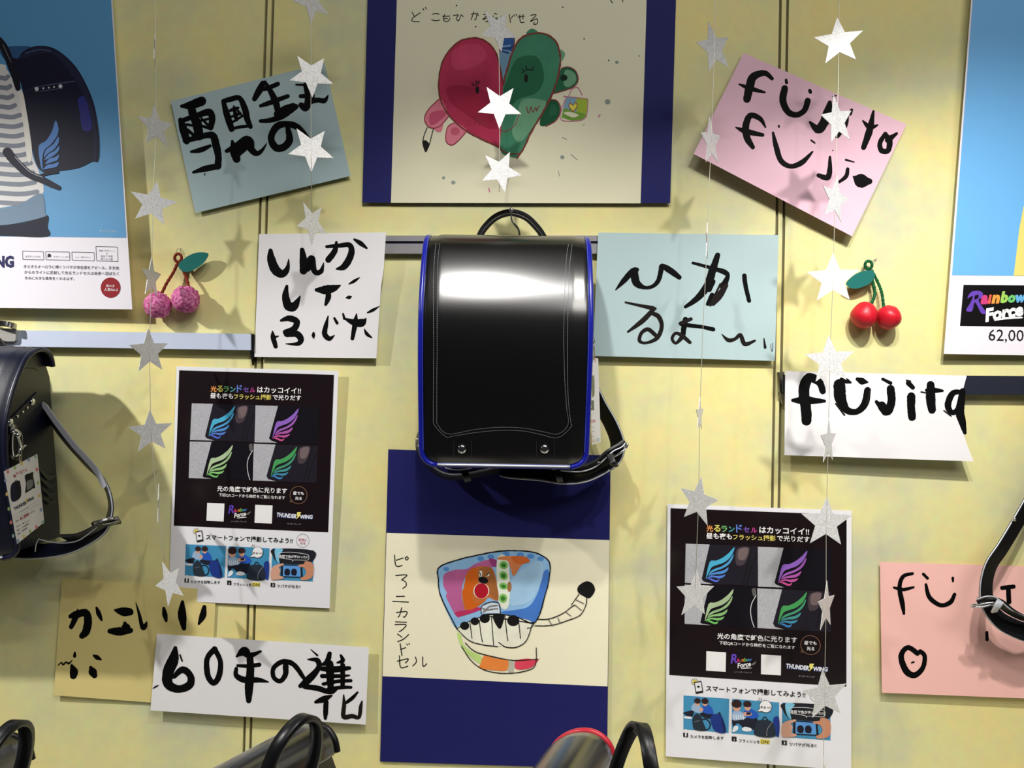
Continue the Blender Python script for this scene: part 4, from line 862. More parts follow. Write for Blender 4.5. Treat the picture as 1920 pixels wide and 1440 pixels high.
class Bag:
    def __init__(self, name, ox, od, oz, yaw, label, leather, group, lean=0, zs=1.0):
        self.zs = zs
        self.o = (ox, od, oz); a = math.radians(yaw); self.c, self.s = math.cos(a), math.sin(a); self.lean = math.radians(lean)
        self.loc = self.w(0, 90, 0); self.root = root(name, self.loc, label, 'backpack', group); self.L = leather
        self.prof = catmull(PROFILE, 5)
    def w(self, x, f, z):
        z *= self.zs
        x, z = x * math.cos(self.lean) - z * math.sin(self.lean), x * math.sin(self.lean) + z * math.cos(self.lean)
        ox, od, oz = self.o
        return Vector(((ox + x * self.c - f * self.s) * K, -(od + x * self.s + f * self.c) * K, (oz + z) * K))
    def build(self, acc, smooth=True): return acc.build(self.root, self.loc, smooth)
    def nrm(self, i):
        p = self.prof; a, b = p[max(i - 1, 0)], p[min(i + 1, len(p) - 1)]
        l = math.hypot(b[0] - a[0], b[1] - a[1]); return -(b[1] - a[1]) / l, (b[0] - a[0]) / l
    def surf(self, i, x, off=0):
        f, z = self.prof[i]; nf, nz = self.nrm(i); e = abs(x) / HW
        off -= 7 * max(0, (e - .8) / .2) ** 2 + 1.3 * math.exp(-((abs(x) - 120) / 4) ** 2)
        return self.w(x, f + nf * off, z + nz * off)
    def hw(self, i):
        p = self.prof; s = sum(math.hypot(p[k + 1][0] - p[k][0], p[k + 1][1] - p[k][1]) for k in range(i, len(p) - 1)); r = 26
        return HW - r + math.sqrt(max(0, r * r - max(0, r - s) ** 2))
    def shell(self, pip, glint=None, thread=True):
        a = Acc('body'); N = len(self.prof); ins = HW - 12
        ring = [(self.prof[i][0] - self.nrm(i)[0] * 7, self.prof[i][1] - self.nrm(i)[1] * 7) for i in range(N)]
        ring[-1] = (146, 10); ring += [(10, 10), (14, 60), (52, 340)]
        M = len(ring); vs = [self.w(x, f, z) for x in (-ins, ins) for f, z in ring]
        a.add(vs, [tuple(range(M)), tuple(range(2 * M - 1, M - 1, -1))] + [(i, M + i, M + (i + 1) % M, (i + 1) % M) for i in range(M)], self.L)
        self.build(a, False)
        a = Acc('flap'); n = 44; vs = []
        for off in (0, -3.2):
            for i in range(N):
                h = self.hw(i)
                for k in range(n + 1): vs.append(self.surf(i, -h + 2 * h * k / n, off))
        W = n + 1; T = W * N; fs = []
        for i in range(N - 1):
            for k in range(n):
                q = i * W + k; fs.append((q, q + W, q + W + 1, q + 1)); fs.append((T + q, T + q + 1, T + q + W + 1, T + q + W))
        for k in range(n):
            for q in (k, (N - 1) * W + k): fs.append((q, q + 1, T + q + 1, T + q))
        for i in range(N - 1):
            for q in (i * W, i * W + n): fs.append((q, q + W, T + q + W, T + q))
        a.add(vs, fs, self.L); self.build(a)
        for sg in (-1, 1):
            a = Acc('piping'); tube(a, [self.surf(i, sg * (self.hw(i) - 1), 1) for i in range(N)], 4.6, pip, 8); po = self.build(a)
        a = Acc('piping'); h = self.hw(N - 1); tube(a, [self.surf(N - 1, -h + 2 * h * k / 16, -1) for k in range(17)], 4.4, pip, 8); self.build(a)
        if glint:
            a = Acc('edge_highlight', 'highlight painted along the bottom edge'); h = self.hw(N - 2) - 6  # gleam on the rounded flap edge, painted as a pale silver tube
            tube(a, [self.surf(N - 2, -h + 2 * h * k / 16, 1.6) for k in range(17)], 2.0, glint, 8); self.build(a)
    def on_flap(self, px, py):
        d = 180
        for _ in range(6):
            p = P(px, py, d) / K
            x = p.x - self.o[0]; z = p.z - self.o[2]
            bi = min((i for i in range(len(self.prof)) if i > 17), key=lambda i: abs(self.prof[i][1] - z))
            j = bi + 1 if (self.prof[bi][1] > z and bi + 1 < len(self.prof)) else bi - 1
            za, zb = self.prof[bi][1], self.prof[j][1]; t = 0 if za == zb else max(0, min(1, (z - za) / (zb - za)))
            d = self.o[1] + self.prof[bi][0] * (1 - t) + self.prof[j][0] * t
            nf, nz = self.nrm(bi)
        return P(px, py, d), Vector((0, -nf, nz)), d
    def stitch(self, acc, pts, m, pitch=3.4, wd=.75):
        pts = catmull(pts, 10); acc_l = 0; nxt = 0
        for (x0, y0), (x1, y1) in zip(pts, pts[1:]):
            l = math.hypot(x1 - x0, y1 - y0)
            while nxt < acc_l + l:
                t = (nxt - acc_l) / max(l, 1e-6); x, y = x0 + (x1 - x0) * t, y0 + (y1 - y0) * t; tx, ty = (x1 - x0) / l, (y1 - y0) / l
                q = []
                for a, b in ((-.9, -wd / 2), (.9, -wd / 2), (.9, wd / 2), (-.9, wd / 2)):
                    p, nn, d = self.on_flap(x + tx * a - ty * b, y + ty * a + tx * b); q.append(P(x + tx * a - ty * b, y + ty * a + tx * b, d + 1.1))
                acc.add(q, [(0, 1, 2, 3)], m); nxt += pitch
            acc_l += l
    def handle(self, pts, wid, m, stitch=True, r=None):
        a = Acc('handle'); path = [self.w(*q) for q in catmull(pts, 8)]
        sd = self.w(0, 1, 0) - self.w(0, 0, 0)
        band(a, path, wid, 6, sd, m); tube(a, [p for p in path], 3.6, m, 8); return self.build(a)

def strap(bag_root, loc, name, pts, wid, mix, edge, leather=None, sgn=1, label=None, cut=10):
    """shoulder strap: band along (px,py,d) with piped edges; mix tips its face towards the camera"""
    path = PP(pts, cut); ts = frames(path); side = []
    for t in ts:
        pr = t.cross(Vector((0, 1, 0))).normalized(); side.append(pr * mix * sgn + Vector((0, -1, 0)) * math.sqrt(1 - mix * mix))
    a = Acc(name, label); a.smooth = False; band(a, path, wid, 4.5, side, leather or STRAPL); o = a.build(bag_root, loc)
    for s in (-1, 1):
        e = Acc('strap_edge', 'pale edge piping'); e.smooth = True; tube(e, edge_of(path, wid, side, s), 1.25, edge, 6); e.build(o, loc)
    return o

def loop(acc, c, ux, uy, rx, ry, r, m, n=20, pw=3.0):
    path = []
    for k in range(n + 1):
        t = 2 * math.pi * k / n; cx, sy = math.cos(t), math.sin(t)
        path.append(Vector(c) + Vector(ux) * K * rx * math.copysign(abs(cx) ** (2 / pw), cx) + Vector(uy) * K * ry * math.copysign(abs(sy) ** (2 / pw), sy))
    tube(acc, path, r, m, 8, False)

def origin(px, py, d, f):   # bag origin whose front bottom centre shows at px,py at depth d
    p = P(px, py, d) / K; return p.x, d - f, p.z

# the black backpack in the middle ------------------------------------------------------------
ox, od, oz = origin(944.5, 874, 152, 150)
B = Bag('backpack', ox, od, oz, 0, 'black backpack with royal blue piping hanging on the middle rail', LEATHER, None)
B.shell(BLUEP, SILV)
def zp(l, x0=740, y0=640, f=.25): return [(x0 + x * f, y0 + y * f) for x, y in l]
up = lambda l: zp(l, 740, 380)
outer = up([(310, 310), (300, 400), (292, 550), (290, 700), (292, 1000)]) + zp([(292, 100), (291, 300), (290, 560), (300, 630), (385, 716), (440, 710), (600, 685), (780, 668), (960, 672), (1100, 700), (1225, 722), (1325, 640), (1320, 600), (1300, 400), (1296, 100)]) + up([(1296, 1000), (1300, 800), (1310, 500), (1320, 400), (1330, 310)])
inner = up([(338, 310), (325, 420), (320, 600), (318, 1000)]) + zp([(318, 100), (316, 300), (316, 560), (322, 622), (402, 694), (600, 662), (780, 645), (960, 650), (1100, 675), (1225, 694), (1300, 622), (1290, 500), (1276, 300), (1270, 100)]) + up([(1268, 1000), (1272, 800), (1280, 560), (1290, 400), (1304, 310)])
a = Acc('stitching', 'double row of pale stitches'); B.stitch(a, outer, THREAD); B.stitch(a, inner, THREAD); B.build(a, False)
for x in (866, 1021):
    a = Acc('stud', 'round chrome stud'); p, nn, d = B.on_flap(x, 842); c = P(x, 842, d)
    path = [c + nn * K * 0.2, c + nn * K * 2.5, c + nn * K * 3.6, c + nn * K * 4.2]; tube(a, path, [7.2, 7.2, 6, 3.4], CHROME, 18); B.build(a)
    a = Acc('stitching', 'faint stitches beside the stud')
    for dx in (-15, 18): B.stitch(a, [(x + dx, 828), (x + dx * 1.02, 858)], mat('dark_thread', (60, 60, 70), .7)); 
    B.build(a, False)
for sg in (0, 1):
    a = Acc('piping_stitching', 'tiny light blue stitches')
    for i in range(12, len(B.prof) - 8):
        h = B.hw(i) - 4.6
        for t in (0, .33, .67):
            p0 = B.surf(i, (h if sg else -h), 4.6); p1 = B.surf(i + 1, (h if sg else -h), 4.6); q = p0.lerp(p1, t)
            e = (p1 - p0).normalized() * K * .8; sx = Vector((K * .5, 0, 0)); a.add([q - e - sx, q - e + sx, q + e + sx, q + e - sx], [(0, 1, 2, 3)], BTHREAD)
    B.build(a, False)
hp = [(898, 446, 44), (908, 428, 48), (930, 407, 54), (958, 398.5, 58), (986, 407, 54), (1008, 428, 48), (1020, 446, 44)]
def handle_px(bag, hp, wid, m, mix=.45):
    a = Acc('handle'); path = PP(hp, 8); ts = frames(path)
    sd = [t.cross(Vector((0, 1, 0))).normalized() * mix + Vector((0, -.88, 0)) for t in ts]
    band(a, path, wid, 5, sd, m); tube(a, path, 4.6, m, 8); o = bag.build(a, False)
    s = Acc('stitching'); 
    pp_ = [P(x, y, d + 7.2) for x, y, d in catmull([(x, y + 1.5, d) for x, y, d in hp], 14)]
    for p0, p1 in zip(pp_[::1], pp_[1::1]):
        e = (p1 - p0) * .3; m_ = (p0 + p1) / 2; n = Vector((0, 0, K * .45)); s.add([m_ - e - n, m_ + e - n, m_ + e + n, m_ - e + n], [(0, 1, 2, 3)], THREAD)
    s.build(o, bag.loc)
handle_px(B, hp, 14, STRAPL)
rs = strap(B.root, B.loc, 'shoulder_strap', [(1085, 690, 34), (1106, 722, 42), (1125, 760, 48), (1146, 797, 54), (1158, 832, 58), (1152, 858, 60), (1132, 874, 62), (1096, 891, 64), (1056, 895, 62), (1010, 888, 52), (966, 884, 30), (950, 880, 14)], 38, .5, SILV)
a = Acc('strap_edge', 'pale edge of the folded strap end'); a.smooth = True
tube(a, PP([(1035, 879, 90), (1060, 883, 92), (1090, 884, 92), (1115, 876, 90), (1135, 860, 88), (1150, 846, 84), (1166, 838, 80), (1172, 829, 76), (1164, 828, 74)], 8), 1.3, SILV, 6); a.build(rs, B.loc)
a = Acc('strap_end', 'folded strap end through the buckle'); band(a, PP([(1046, 876, 78), (1088, 880, 78), (1118, 870, 76), (1140, 852, 74), (1160, 840, 72), (1172, 832, 70)], 8), 26, 4, Vector((-.3, -.8, .5)), STRAPL); a.build(rs, B.loc)
bk = Acc('buckle', 'chrome buckle'); bk.smooth = True
tube(bk, PP([(1148, 857, 84), (1160, 851, 86), (1172, 842, 84), (1177, 834, 76), (1174, 830, 66)], 8), 2.0, CHROME); ball(bk, P(1176, 834, 78), 3.2, CHROME); tube(bk, PP([(1148, 857, 84), (1147, 850, 60), (1158, 838, 50), (1174, 830, 66)], 8), 1.8, CHROME); bk.build(rs, B.loc)
kp = Acc('keeper', 'leather keeper loop'); 
band(kp, PP([(1143, 851, 92), (1148, 866, 94), (1154, 874, 88)], 6), 12, 3, Vector((-.8, -.1, .4)), STRAPL); kp.build(rs, B.loc)
kp = Acc('keeper', 'leather keeper loop'); band(kp, PP([(1044, 881, 92), (1048, 893, 96), (1050, 903, 90)], 6), 11, 3, Vector((1, 0, .1)), STRAPL); kp.build(rs, B.loc)
gr = Acc('eyelet', 'small metal eyelet'); ball(gr, P(1122, 868, 92), 3.4, DCHROME, sq=(1.2, .5, .8)); gr.build(rs, B.loc, True)
lsx = strap(B.root, B.loc, 'shoulder_strap', [(800, 790, 20), (787, 826, 40), (790, 850, 50), (806, 874, 56), (830, 890, 60), (858, 894, 62), (900, 887, 56), (945, 878, 30), (955, 876, 14)], 30, .4, SILV, sgn=1)
bk = Acc('buckle', 'chrome buckle'); bk.smooth = True; loop(bk, P(784, 829, 60), (.9, -.3, -.2), (.1, -.5, 1), 5, 6, 1.6, CHROME); bk.build(lsx, B.loc)
kp = Acc('keeper', 'leather keeper loop'); band(kp, PP([(870, 881, 86), (874, 892, 90), (878, 902, 84)], 6), 12, 3, Vector((1, 0, .15)), STRAPL); kp.build(lsx, B.loc)
a = Acc('strap_edge', 'pale edge of the folded strap end'); a.smooth = True; tube(a, PP([(835, 877, 88), (850, 880, 90), (868, 880, 90), (884, 877, 88)], 6), 1.2, SILV, 6); a.build(lsx, B.loc)
# ring and clip at its right side
cl = Acc('side_clip', 'chrome spring clip'); cl.smooth = True
loop(cl, P(1106, 628, 128), (.8, -.5, 0), (0, -.2, 1), 4, 13, 1.3, CHROME); ball(cl, P(1109, 640, 130), 5.5, CHROME, sq=(.8, 1, 1)); tube(cl, PP([(1100, 606, 128), (1106, 612, 130), (1108, 622, 132)], 6), 2.4, CHROME); B.build(cl)
cl = Acc('side_ring', 'steel ring'); cl.smooth = True; loop(cl, P(1111, 639, 132), (.5, -.8, 0), (0, 0, 1), 5, 5.5, 1, DCHROME, pw=2); B.build(cl)

# price tags ---------------------------------------------------------------------------------
CARD = mat('tag_card', (228, 226, 224), .5, spec=.3, var=.02)
DOTS = [ink(220, 130, 130), ink(160, 190, 110), ink(226, 196, 120), ink(140, 160, 200), ink(150, 190, 180)]
TAGS = 'price tags hanging from backpacks'
def cord(pp, pts):
    a = Acc('cord'); a.smooth = True; tube(a, PP(pts, 6), .7, mat('tag_cord', (190, 176, 150), .7), 6); pp.parts.append((a, None))

zc = lambda x, y: (1090 + x * .2222, 580 + y * .2222)
pp = Paper('price_tag', [zc(66, 400), zc(142, 415), zc(164, 1120), zc(92, 1143)], (138, 116, 116, 134), 'narrow white price tag hanging beside the black backpack with blue piping', 'tag', TAGS, curl=(0, 3))
pp.sheet(CARD, 3, 10, name='card', thick=1); pp.zoom(1090, 580, .2222)
pp.part('tag_print', 'faded tag lettering')
OL = ink(128, 132, 104); PKT = ink(216, 170, 180); RDT = ink(200, 110, 110); GYT = ink(160, 158, 160)
pp.text('FUJITA', (58, 530), (98, 530), PKT, 1, 0, 0, 2.6)
pp.poly([(56, 575), (72, 570), (74, 720), (64, 742), (56, 730)], OL, 1); pp.poly([(90, 572), (108, 566), (112, 700), (104, 735), (92, 738), (88, 650)], OL, 1)
pp.poly([(64, 768), (106, 768), (108, 852), (66, 852)], ink(112, 118, 96), 1, False); pp.stroke([(78, 790), (82, 830)], WHT, 7, 2)
pp.text('ピンク', (72, 892), (104, 892), GYT, 1); pp.text('62,000', (74, 955), (118, 955), RDT, 1, .02, 0, 2.2); pp.text('重さ', (74, 1000), (106, 1000), GYT, 1); pp.text('1,190g', (78, 1036), (112, 1034), GYT, 1); pp.text('A4', (80, 1072), (100, 1070), GYT, 1, 0, 0, .7)
for k in range(5): pp.stroke([(88 + k * 15, 1098 - k * 3), (90 + k * 15, 1128 - k * 3)], DOTS[k], 6, 1)
for x, k in ((70, 0), (95, 3), (118, 0)): pp.stroke([(x, 416), (x + 1, 450)], DOTS[k], 7, 1)
for y in (655, 868, 910): pp.stroke([(60, y + 208), (118, y + 208)], GYT, 2, 1) if y > 700 else None
cord(pp, [(*zc(104, 425), 129), (*zc(98, 370), 133), (*zc(106, 305), 140), (*zc(112, 370), 133), (*zc(107, 425), 129)])
pp.done()

# navy backpack at the left edge ---------------------------------------------------------------
NB = Bag('backpack', -962.5, 4, -306, 0, 'navy backpack hanging from the left rail, cut by the left edge', LEATHER_N, None, zs=.9)
NB.shell(mat('navy_piping', (20, 24, 46), .35, spec=.45), SILV)
GX = -962.5 + HW - 12
def gd(px, off=0): return D * (1 - (GX + off) / (px - 960))
def G(px, py, off=2): return P(px, py, gd(px, off))
NB.handle([(-52, 48, 352), (-44, 52, 395), (-20, 56, 428), (0, 58, 438), (20, 56, 428), (44, 52, 395), (52, 48, 352)], 14, STRAPL)
a = Acc('stud_strip', 'leather strip with chrome studs')
q = [G(5, 801, 2), G(70, 735, 2), G(74, 757, 2), G(8, 830, 2)]; k = [v + Vector((-3 * K, 0, 0)) for v in q]
a.add(q + k, [(0, 1, 2, 3), (0, 4, 5, 1), (1, 5, 6, 2), (2, 6, 7, 3), (3, 7, 4, 0), (7, 6, 5, 4)], LEATHER_N); so = NB.build(a, False)
for x, y, rr in ((20, 793, 7.5), (61.5, 754, 6.5), (33.5, 781, 2.6), (43.5, 772.5, 2.6), (52, 764.5, 2.4)):
    a = Acc('stud', 'chrome stud'); ball(a, G(x, y, 3.5), rr, CHROME, sq=(.45, 1, 1)); a.build(so, NB.loc, True)
a = Acc('side_ring', 'steel D-ring'); a.smooth = True
band(a, [G(27, 797, 6), G(25, 806, 7), G(23, 814, 7)], 15, 3, Vector((0, 1, .2)), mat('pewter', (130, 132, 138), .25, .9)); loop(a, G(30, 834, 8), (0.1, 1, -.3), (0, .1, 1), 13, 24, 2.0, DCHROME); NB.build(a)
a = Acc('side_clip', 'chrome spring clip'); a.smooth = True
loop(a, G(29, 831, 14), (0.1, 1, 0), (0.1, -.2, 1), 8, 22, 2.2, CHROME); tube(a, [G(25, 812, 14), G(33, 818, 16), G(38, 834, 18), G(42, 842, 18)], 2.6, CHROME); tube(a, [G(34, 846, 16), G(46, 836, 18), G(51, 834, 18)], 1.8, CHROME); ball(a, G(33, 816, 16), 5, CHROME); NB.build(a)
a = Acc('wing_emblem', 'faint dark feathered wing emblem'); WG = mat('wing_print_dark', (22, 36, 44), .22, spec=.5)
for st in ([(72, 874, 3), (84, 890, 9), (96, 896, 9), (105, 890, 3)], [(76, 896, 3), (88, 908, 9), (98, 912, 9), (106, 906, 3)], [(80, 914, 3), (91, 926, 8), (99, 928, 8), (107, 922, 3)], [(82, 934, 3), (93, 942, 7), (100, 942, 6), (107, 936, 3)]):
    sm = catmull(st, 8); L = [G(x, y - h / 2, .6) for x, y, h in sm]; R = [G(x, y + h / 2, .6) for x, y, h in sm]; n = len(sm)
    a.add(L + R, [(i, i + 1, n + i + 1, n + i) for i in range(n - 1)], WG)
NB.build(a, False)
a = Acc('gusset_seam', 'raised seam on the side panel'); a.smooth = True; tube(a, [G(36, 694, .6), G(50, 690, .6), G(64, 691, .6), G(72, 694, .6)], 1.1, LEATHER_N, 6); NB.build(a)
ls = strap(NB.root, NB.loc, 'shoulder_strap', [(62, 730, 40), (84, 768, 56), (114, 814, 66), (158, 864, 76), (188, 894, 80), (203, 922, 82), (208, 950, 84), (204, 972, 84), (196, 990, 84), (172, 1008, 82), (138, 1024, 78), (98, 1032, 70), (58, 1034, 56), (20, 1030, 40), (0, 1022, 24)], 34, .55, SILV, mat('navy_strap_leather', (20, 24, 42), .36, spec=.45))
a = Acc('strap_lining', 'pale grey strap lining'); path = PP([(80, 755, 76), (108, 795, 88), (138, 834, 94), (160, 858, 97), (182, 884, 99), (197, 914, 100)], 8)
band(a, path, [4, 6] + [9] * (len(path) - 3) + [4], 3, [t.cross(Vector((0, 1, 0))).normalized() for t in frames(path)], mat('grey_lining', (150, 152, 160), .5, spec=.3)); a.build(ls, NB.loc)
a = Acc('buckle', 'steel buckle'); a.smooth = True; loop(a, P(198, 979, 104), (1, -.2, .22), (-.1, -.7, .6), 25, 8, 1.9, DCHROME); tube(a, PP([(176, 984, 106), (200, 981, 108), (220, 976, 106)], 6), 1.6, CHROME); a.build(ls, NB.loc)
a = Acc('strap_end', 'folded strap end'); band(a, PP([(120, 1008, 92), (150, 1006, 98), (178, 994, 102), (200, 980, 104), (224, 975, 100)], 8), 22, 4, Vector((-.2, -.8, .5)), STRAPL); a.build(ls, NB.loc)
a = Acc('strap_edge', 'pale stitched line'); a.smooth = True; tube(a, PP([(72, 1011, 96), (110, 1018, 100), (145, 1014, 104), (172, 996, 108), (182, 988, 110)], 8), 1, SILV, 6); tube(a, PP([(66, 1034, 88), (68, 1020, 94), (73, 1010, 96)], 6), 1, SILV, 6); a.build(ls, NB.loc)

q = [(7, 884), (70, 851), (83, 979), (32, 1020)]
pp = Paper('price_tag', q, tuple(gd(x, 14) for x, y in q), 'white price tag with coloured dots hanging on the navy backpack side', 'tag', TAGS)
pp.sheet(CARD, 6, 8, name='card', thick=1.2); pp.zoom(0, 820, 1 / 6)
pp.part('tag_print', 'printed lettering, pictures and coloured dots')
for k, (x, y) in enumerate(((90, 388), (167, 340), (246, 296), (324, 252), (400, 215), (414, 362), (428, 510), (444, 655), (462, 815), (482, 955), (410, 1008), (340, 1056), (268, 1112), (202, 1165), (148, 1110), (122, 958), (98, 805), (76, 640), (60, 485))): pp.ellipse(x, y, 14, 22, DOTS[k % 5], 1)
pp.text('FUJITA', (190, 426), (312, 376), ink(200, 110, 130), 1, .02); pp.ellipse(166, 435, 16, 18, ink(170, 90, 110), 1)
pp.poly([(118, 590), (130, 530), (165, 498), (218, 488), (230, 520), (240, 600), (232, 670), (190, 712), (140, 722), (122, 680)], ink(26, 26, 50), 1); pp.ring(184, 494, 14, 14, 5, BLK, 1); pp.poly([(190, 520), (226, 512), (234, 640), (226, 670), (200, 690)], ink(20, 20, 30), 2)
pp.poly([(280, 432), (330, 405), (372, 392), (374, 440), (396, 560), (372, 575), (300, 620), (284, 624), (292, 520)], ink(30, 30, 34), 1); pp.poly([(300, 500), (335, 478), (366, 480), (372, 540), (340, 576), (306, 590), (300, 550)], ink(120, 124, 122), 2); pp.poly([(300, 440), (340, 420), (352, 450), (330, 480)], ink(16, 16, 20), 2)
pp.text('THUNDER', (166, 820), (302, 744), ink(26, 28, 60), 1, .05, .2, 1.3); pp.text('WING', (308, 734), (388, 690), ink(26, 28, 60), 1, .05, .2, 1.3); pp.poly([(292, 690), (306, 682), (304, 712), (312, 710), (296, 748), (298, 722), (290, 722)], ink(226, 196, 80), 2, False)
pp.text('マリンブルー', (234, 850), (332, 790), ink(70, 70, 80), 1); pp.strokes([[(140, 888), (430, 712)], [(150, 925), (440, 745)]], ink(176, 170, 168), 3, 1)
pp.text('61,000', (234, 932), (332, 874), ink(160, 30, 50), 1, .04, 0, 1.1); pp.text('円(税込)', (336, 866), (396, 826), ink(160, 60, 70), 1); pp.text('本体', (178, 958), (218, 936), BLK, 1)
for k, t in enumerate(('背カン・楽ッション', '重さ・1,190g前後', '保証・6年間保証')): pp.text(t, (190 + k * 6, 1014 + k * 42), (340 - k * 14, 930 + k * 46), ink(60, 58, 62), 1, .01)
cord(pp, [(38, 870, gd(38, 15)), (36, 855, gd(36, 10)), (37, 843, gd(37, 14)), (40, 845, gd(40, 16)), (40, 858, gd(40, 10)), (38.5, 870, gd(38.5, 15))])
pp.done()

# backpack beyond the right edge: only its strap hangs into view ------------------------------
RB = Bag('backpack', 1125, 4, -330, 0, 'black backpack off the right edge whose strap loops over the salmon pink sheet', LEATHER, None)
RB.shell(mat('black_piping', (18, 18, 20), .35), SILV)
RB.handle([(-52, 48, 352), (-44, 52, 395), (-20, 56, 428), (0, 58, 438), (20, 56, 428), (44, 52, 395), (52, 48, 352)], 14, STRAPL)
rs = strap(RB.root, RB.loc, 'shoulder_strap', [(1985, 850, 26), (1952, 900, 34), (1925, 950, 40), (1902, 990, 46), (1879, 1028, 52), (1859, 1058, 56), (1850, 1088, 60), (1849, 1118, 62), (1857, 1142, 64), (1876, 1164, 64), (1900, 1177, 64), (1922, 1185, 62), (1960, 1192, 44), (1985, 1196, 30)], 34, .88, SILV, sgn=-1)
a = Acc('buckle', 'chrome buckle'); a.smooth = True; loop(a, P(1848, 1133, 84), (1, -.2, .2), (-.1, -.6, .5), 23, 7, 2.0, CHROME); tube(a, PP([(1828, 1138, 84), (1850, 1136, 88), (1870, 1128, 86)], 6), 1.8, CHROME); a.build(rs, RB.loc)
a = Acc('strap_end', 'folded strap end'); band(a, PP([(1832, 1126, 80), (1852, 1122, 88), (1872, 1128, 88), (1894, 1146, 86), (1922, 1160, 80), (1950, 1166, 74)], 8), 20, 4, Vector((.3, -.85, .3)), STRAPL); a.build(rs, RB.loc)
a = Acc('strap_edge', 'pale edge piping'); a.smooth = True; tube(a, PP([(1830, 1124, 88), (1852, 1118, 96), (1870, 1122, 98), (1894, 1142, 96), (1922, 1156, 90)], 8), 1.2, SILV, 6); a.build(rs, RB.loc)
a = Acc('keeper', 'leather keeper loop'); band(a, PP([(1876, 1126, 100), (1869, 1138, 100), (1864, 1147, 92)], 6), 11, 3, Vector((.8, -.1, .4)), SILV); a.build(rs, RB.loc)
a = Acc('stud', 'small chrome rivet'); ball(a, P(1902, 974, 60), 3.5, CHROME); a.build(rs, RB.loc, True)

# backpacks on the shelf below ----------------------------------------------------------------
SHZ = -885
def shelf_bag(px, py, yaw, label, pip, leather, hnd):
    dn = 360; a = math.radians(yaw)
    for _ in range(20): dn += (P(px, py, dn).z / K - (SHZ + 400)) * -1.0
    p = P(px, py, dn) / K
    ox = p.x + HW * math.cos(a) + 95 * math.sin(a); od = dn + HW * math.sin(a) - 95 * math.cos(a)
    b = Bag('backpack', ox, od, SHZ + 2, yaw, label, leather, 'backpacks standing on the shelf'); b.shell(pip); b.handle(hnd, 17, STRAPL)
    for sg in (-1, 1):
        t = Acc('stud', 'chrome stud'); ball(t, b.w(sg * (HW - 11), 70, 350), 4.5, CHROME); b.build(t)
    t = Acc('back_buckle', 'chrome ring with leather loop'); t.smooth = True
    for sg in (-1, 1):
        u = b.w(1, 0, 0) - b.w(0, 0, 0); u = u.normalized(); loop(t, b.w(sg * 30, 30, 352), u, (0, -.3, 1), 14, 16, 2, CHROME)
    b.build(t)
    for sg in (-1, 1):
        t = Acc('shoulder_strap'); path = [b.w(*q) for q in catmull([(sg * 34, 44, 330), (sg * 40, 12, 350), (sg * 52, -18, 330), (sg * 66, -34, 240), (sg * 74, -34, 120), (sg * 76, -10, 40), (sg * 76, 6, 20)], 8)]
        band(t, path, 34, 5, b.w(1, 0, 0) - b.w(0, 0, 0), STRAPL); b.build(t, False)
    return b
H1 = [(-46, 44, 345), (-46, 22, 400), (-32, 8, 450), (0, 2, 470), (32, 8, 450), (46, 22, 400), (46, 44, 345)]
shelf_bag(1108, 1364, 111, 'black backpack with red piping on the shelf below the piano drawing', REDP, LEATHER, [(-46, 46, 345), (-46, 34, 400), (-32, 14, 450), (0, -6, 470), (32, -22, 450), (46, -30, 400), (46, 0, 345)])
shelf_bag(600, 1350, 118, 'plain black backpack on the shelf under the white 60 sheet', mat('black_piping', (18, 18, 20), .35), LEATHER, H1)
shelf_bag(18, 1370, 94, 'black backpack on the shelf in the lower left corner', mat('black_piping', (18, 18, 20), .35), LEATHER, [(x, f - 12, z) for x, f, z in H1])
a = Acc('display_shelf'); box(a, (-1.5, -.75, SHZ * K - .03), (1.5, -.002, SHZ * K), mat('shelf_white', (220, 218, 205), .5)); o = a.build(None, Vector((0, -.2, SHZ * K)))
tag(o, 'white display shelf under the wall carrying three black backpacks', 'shelf')

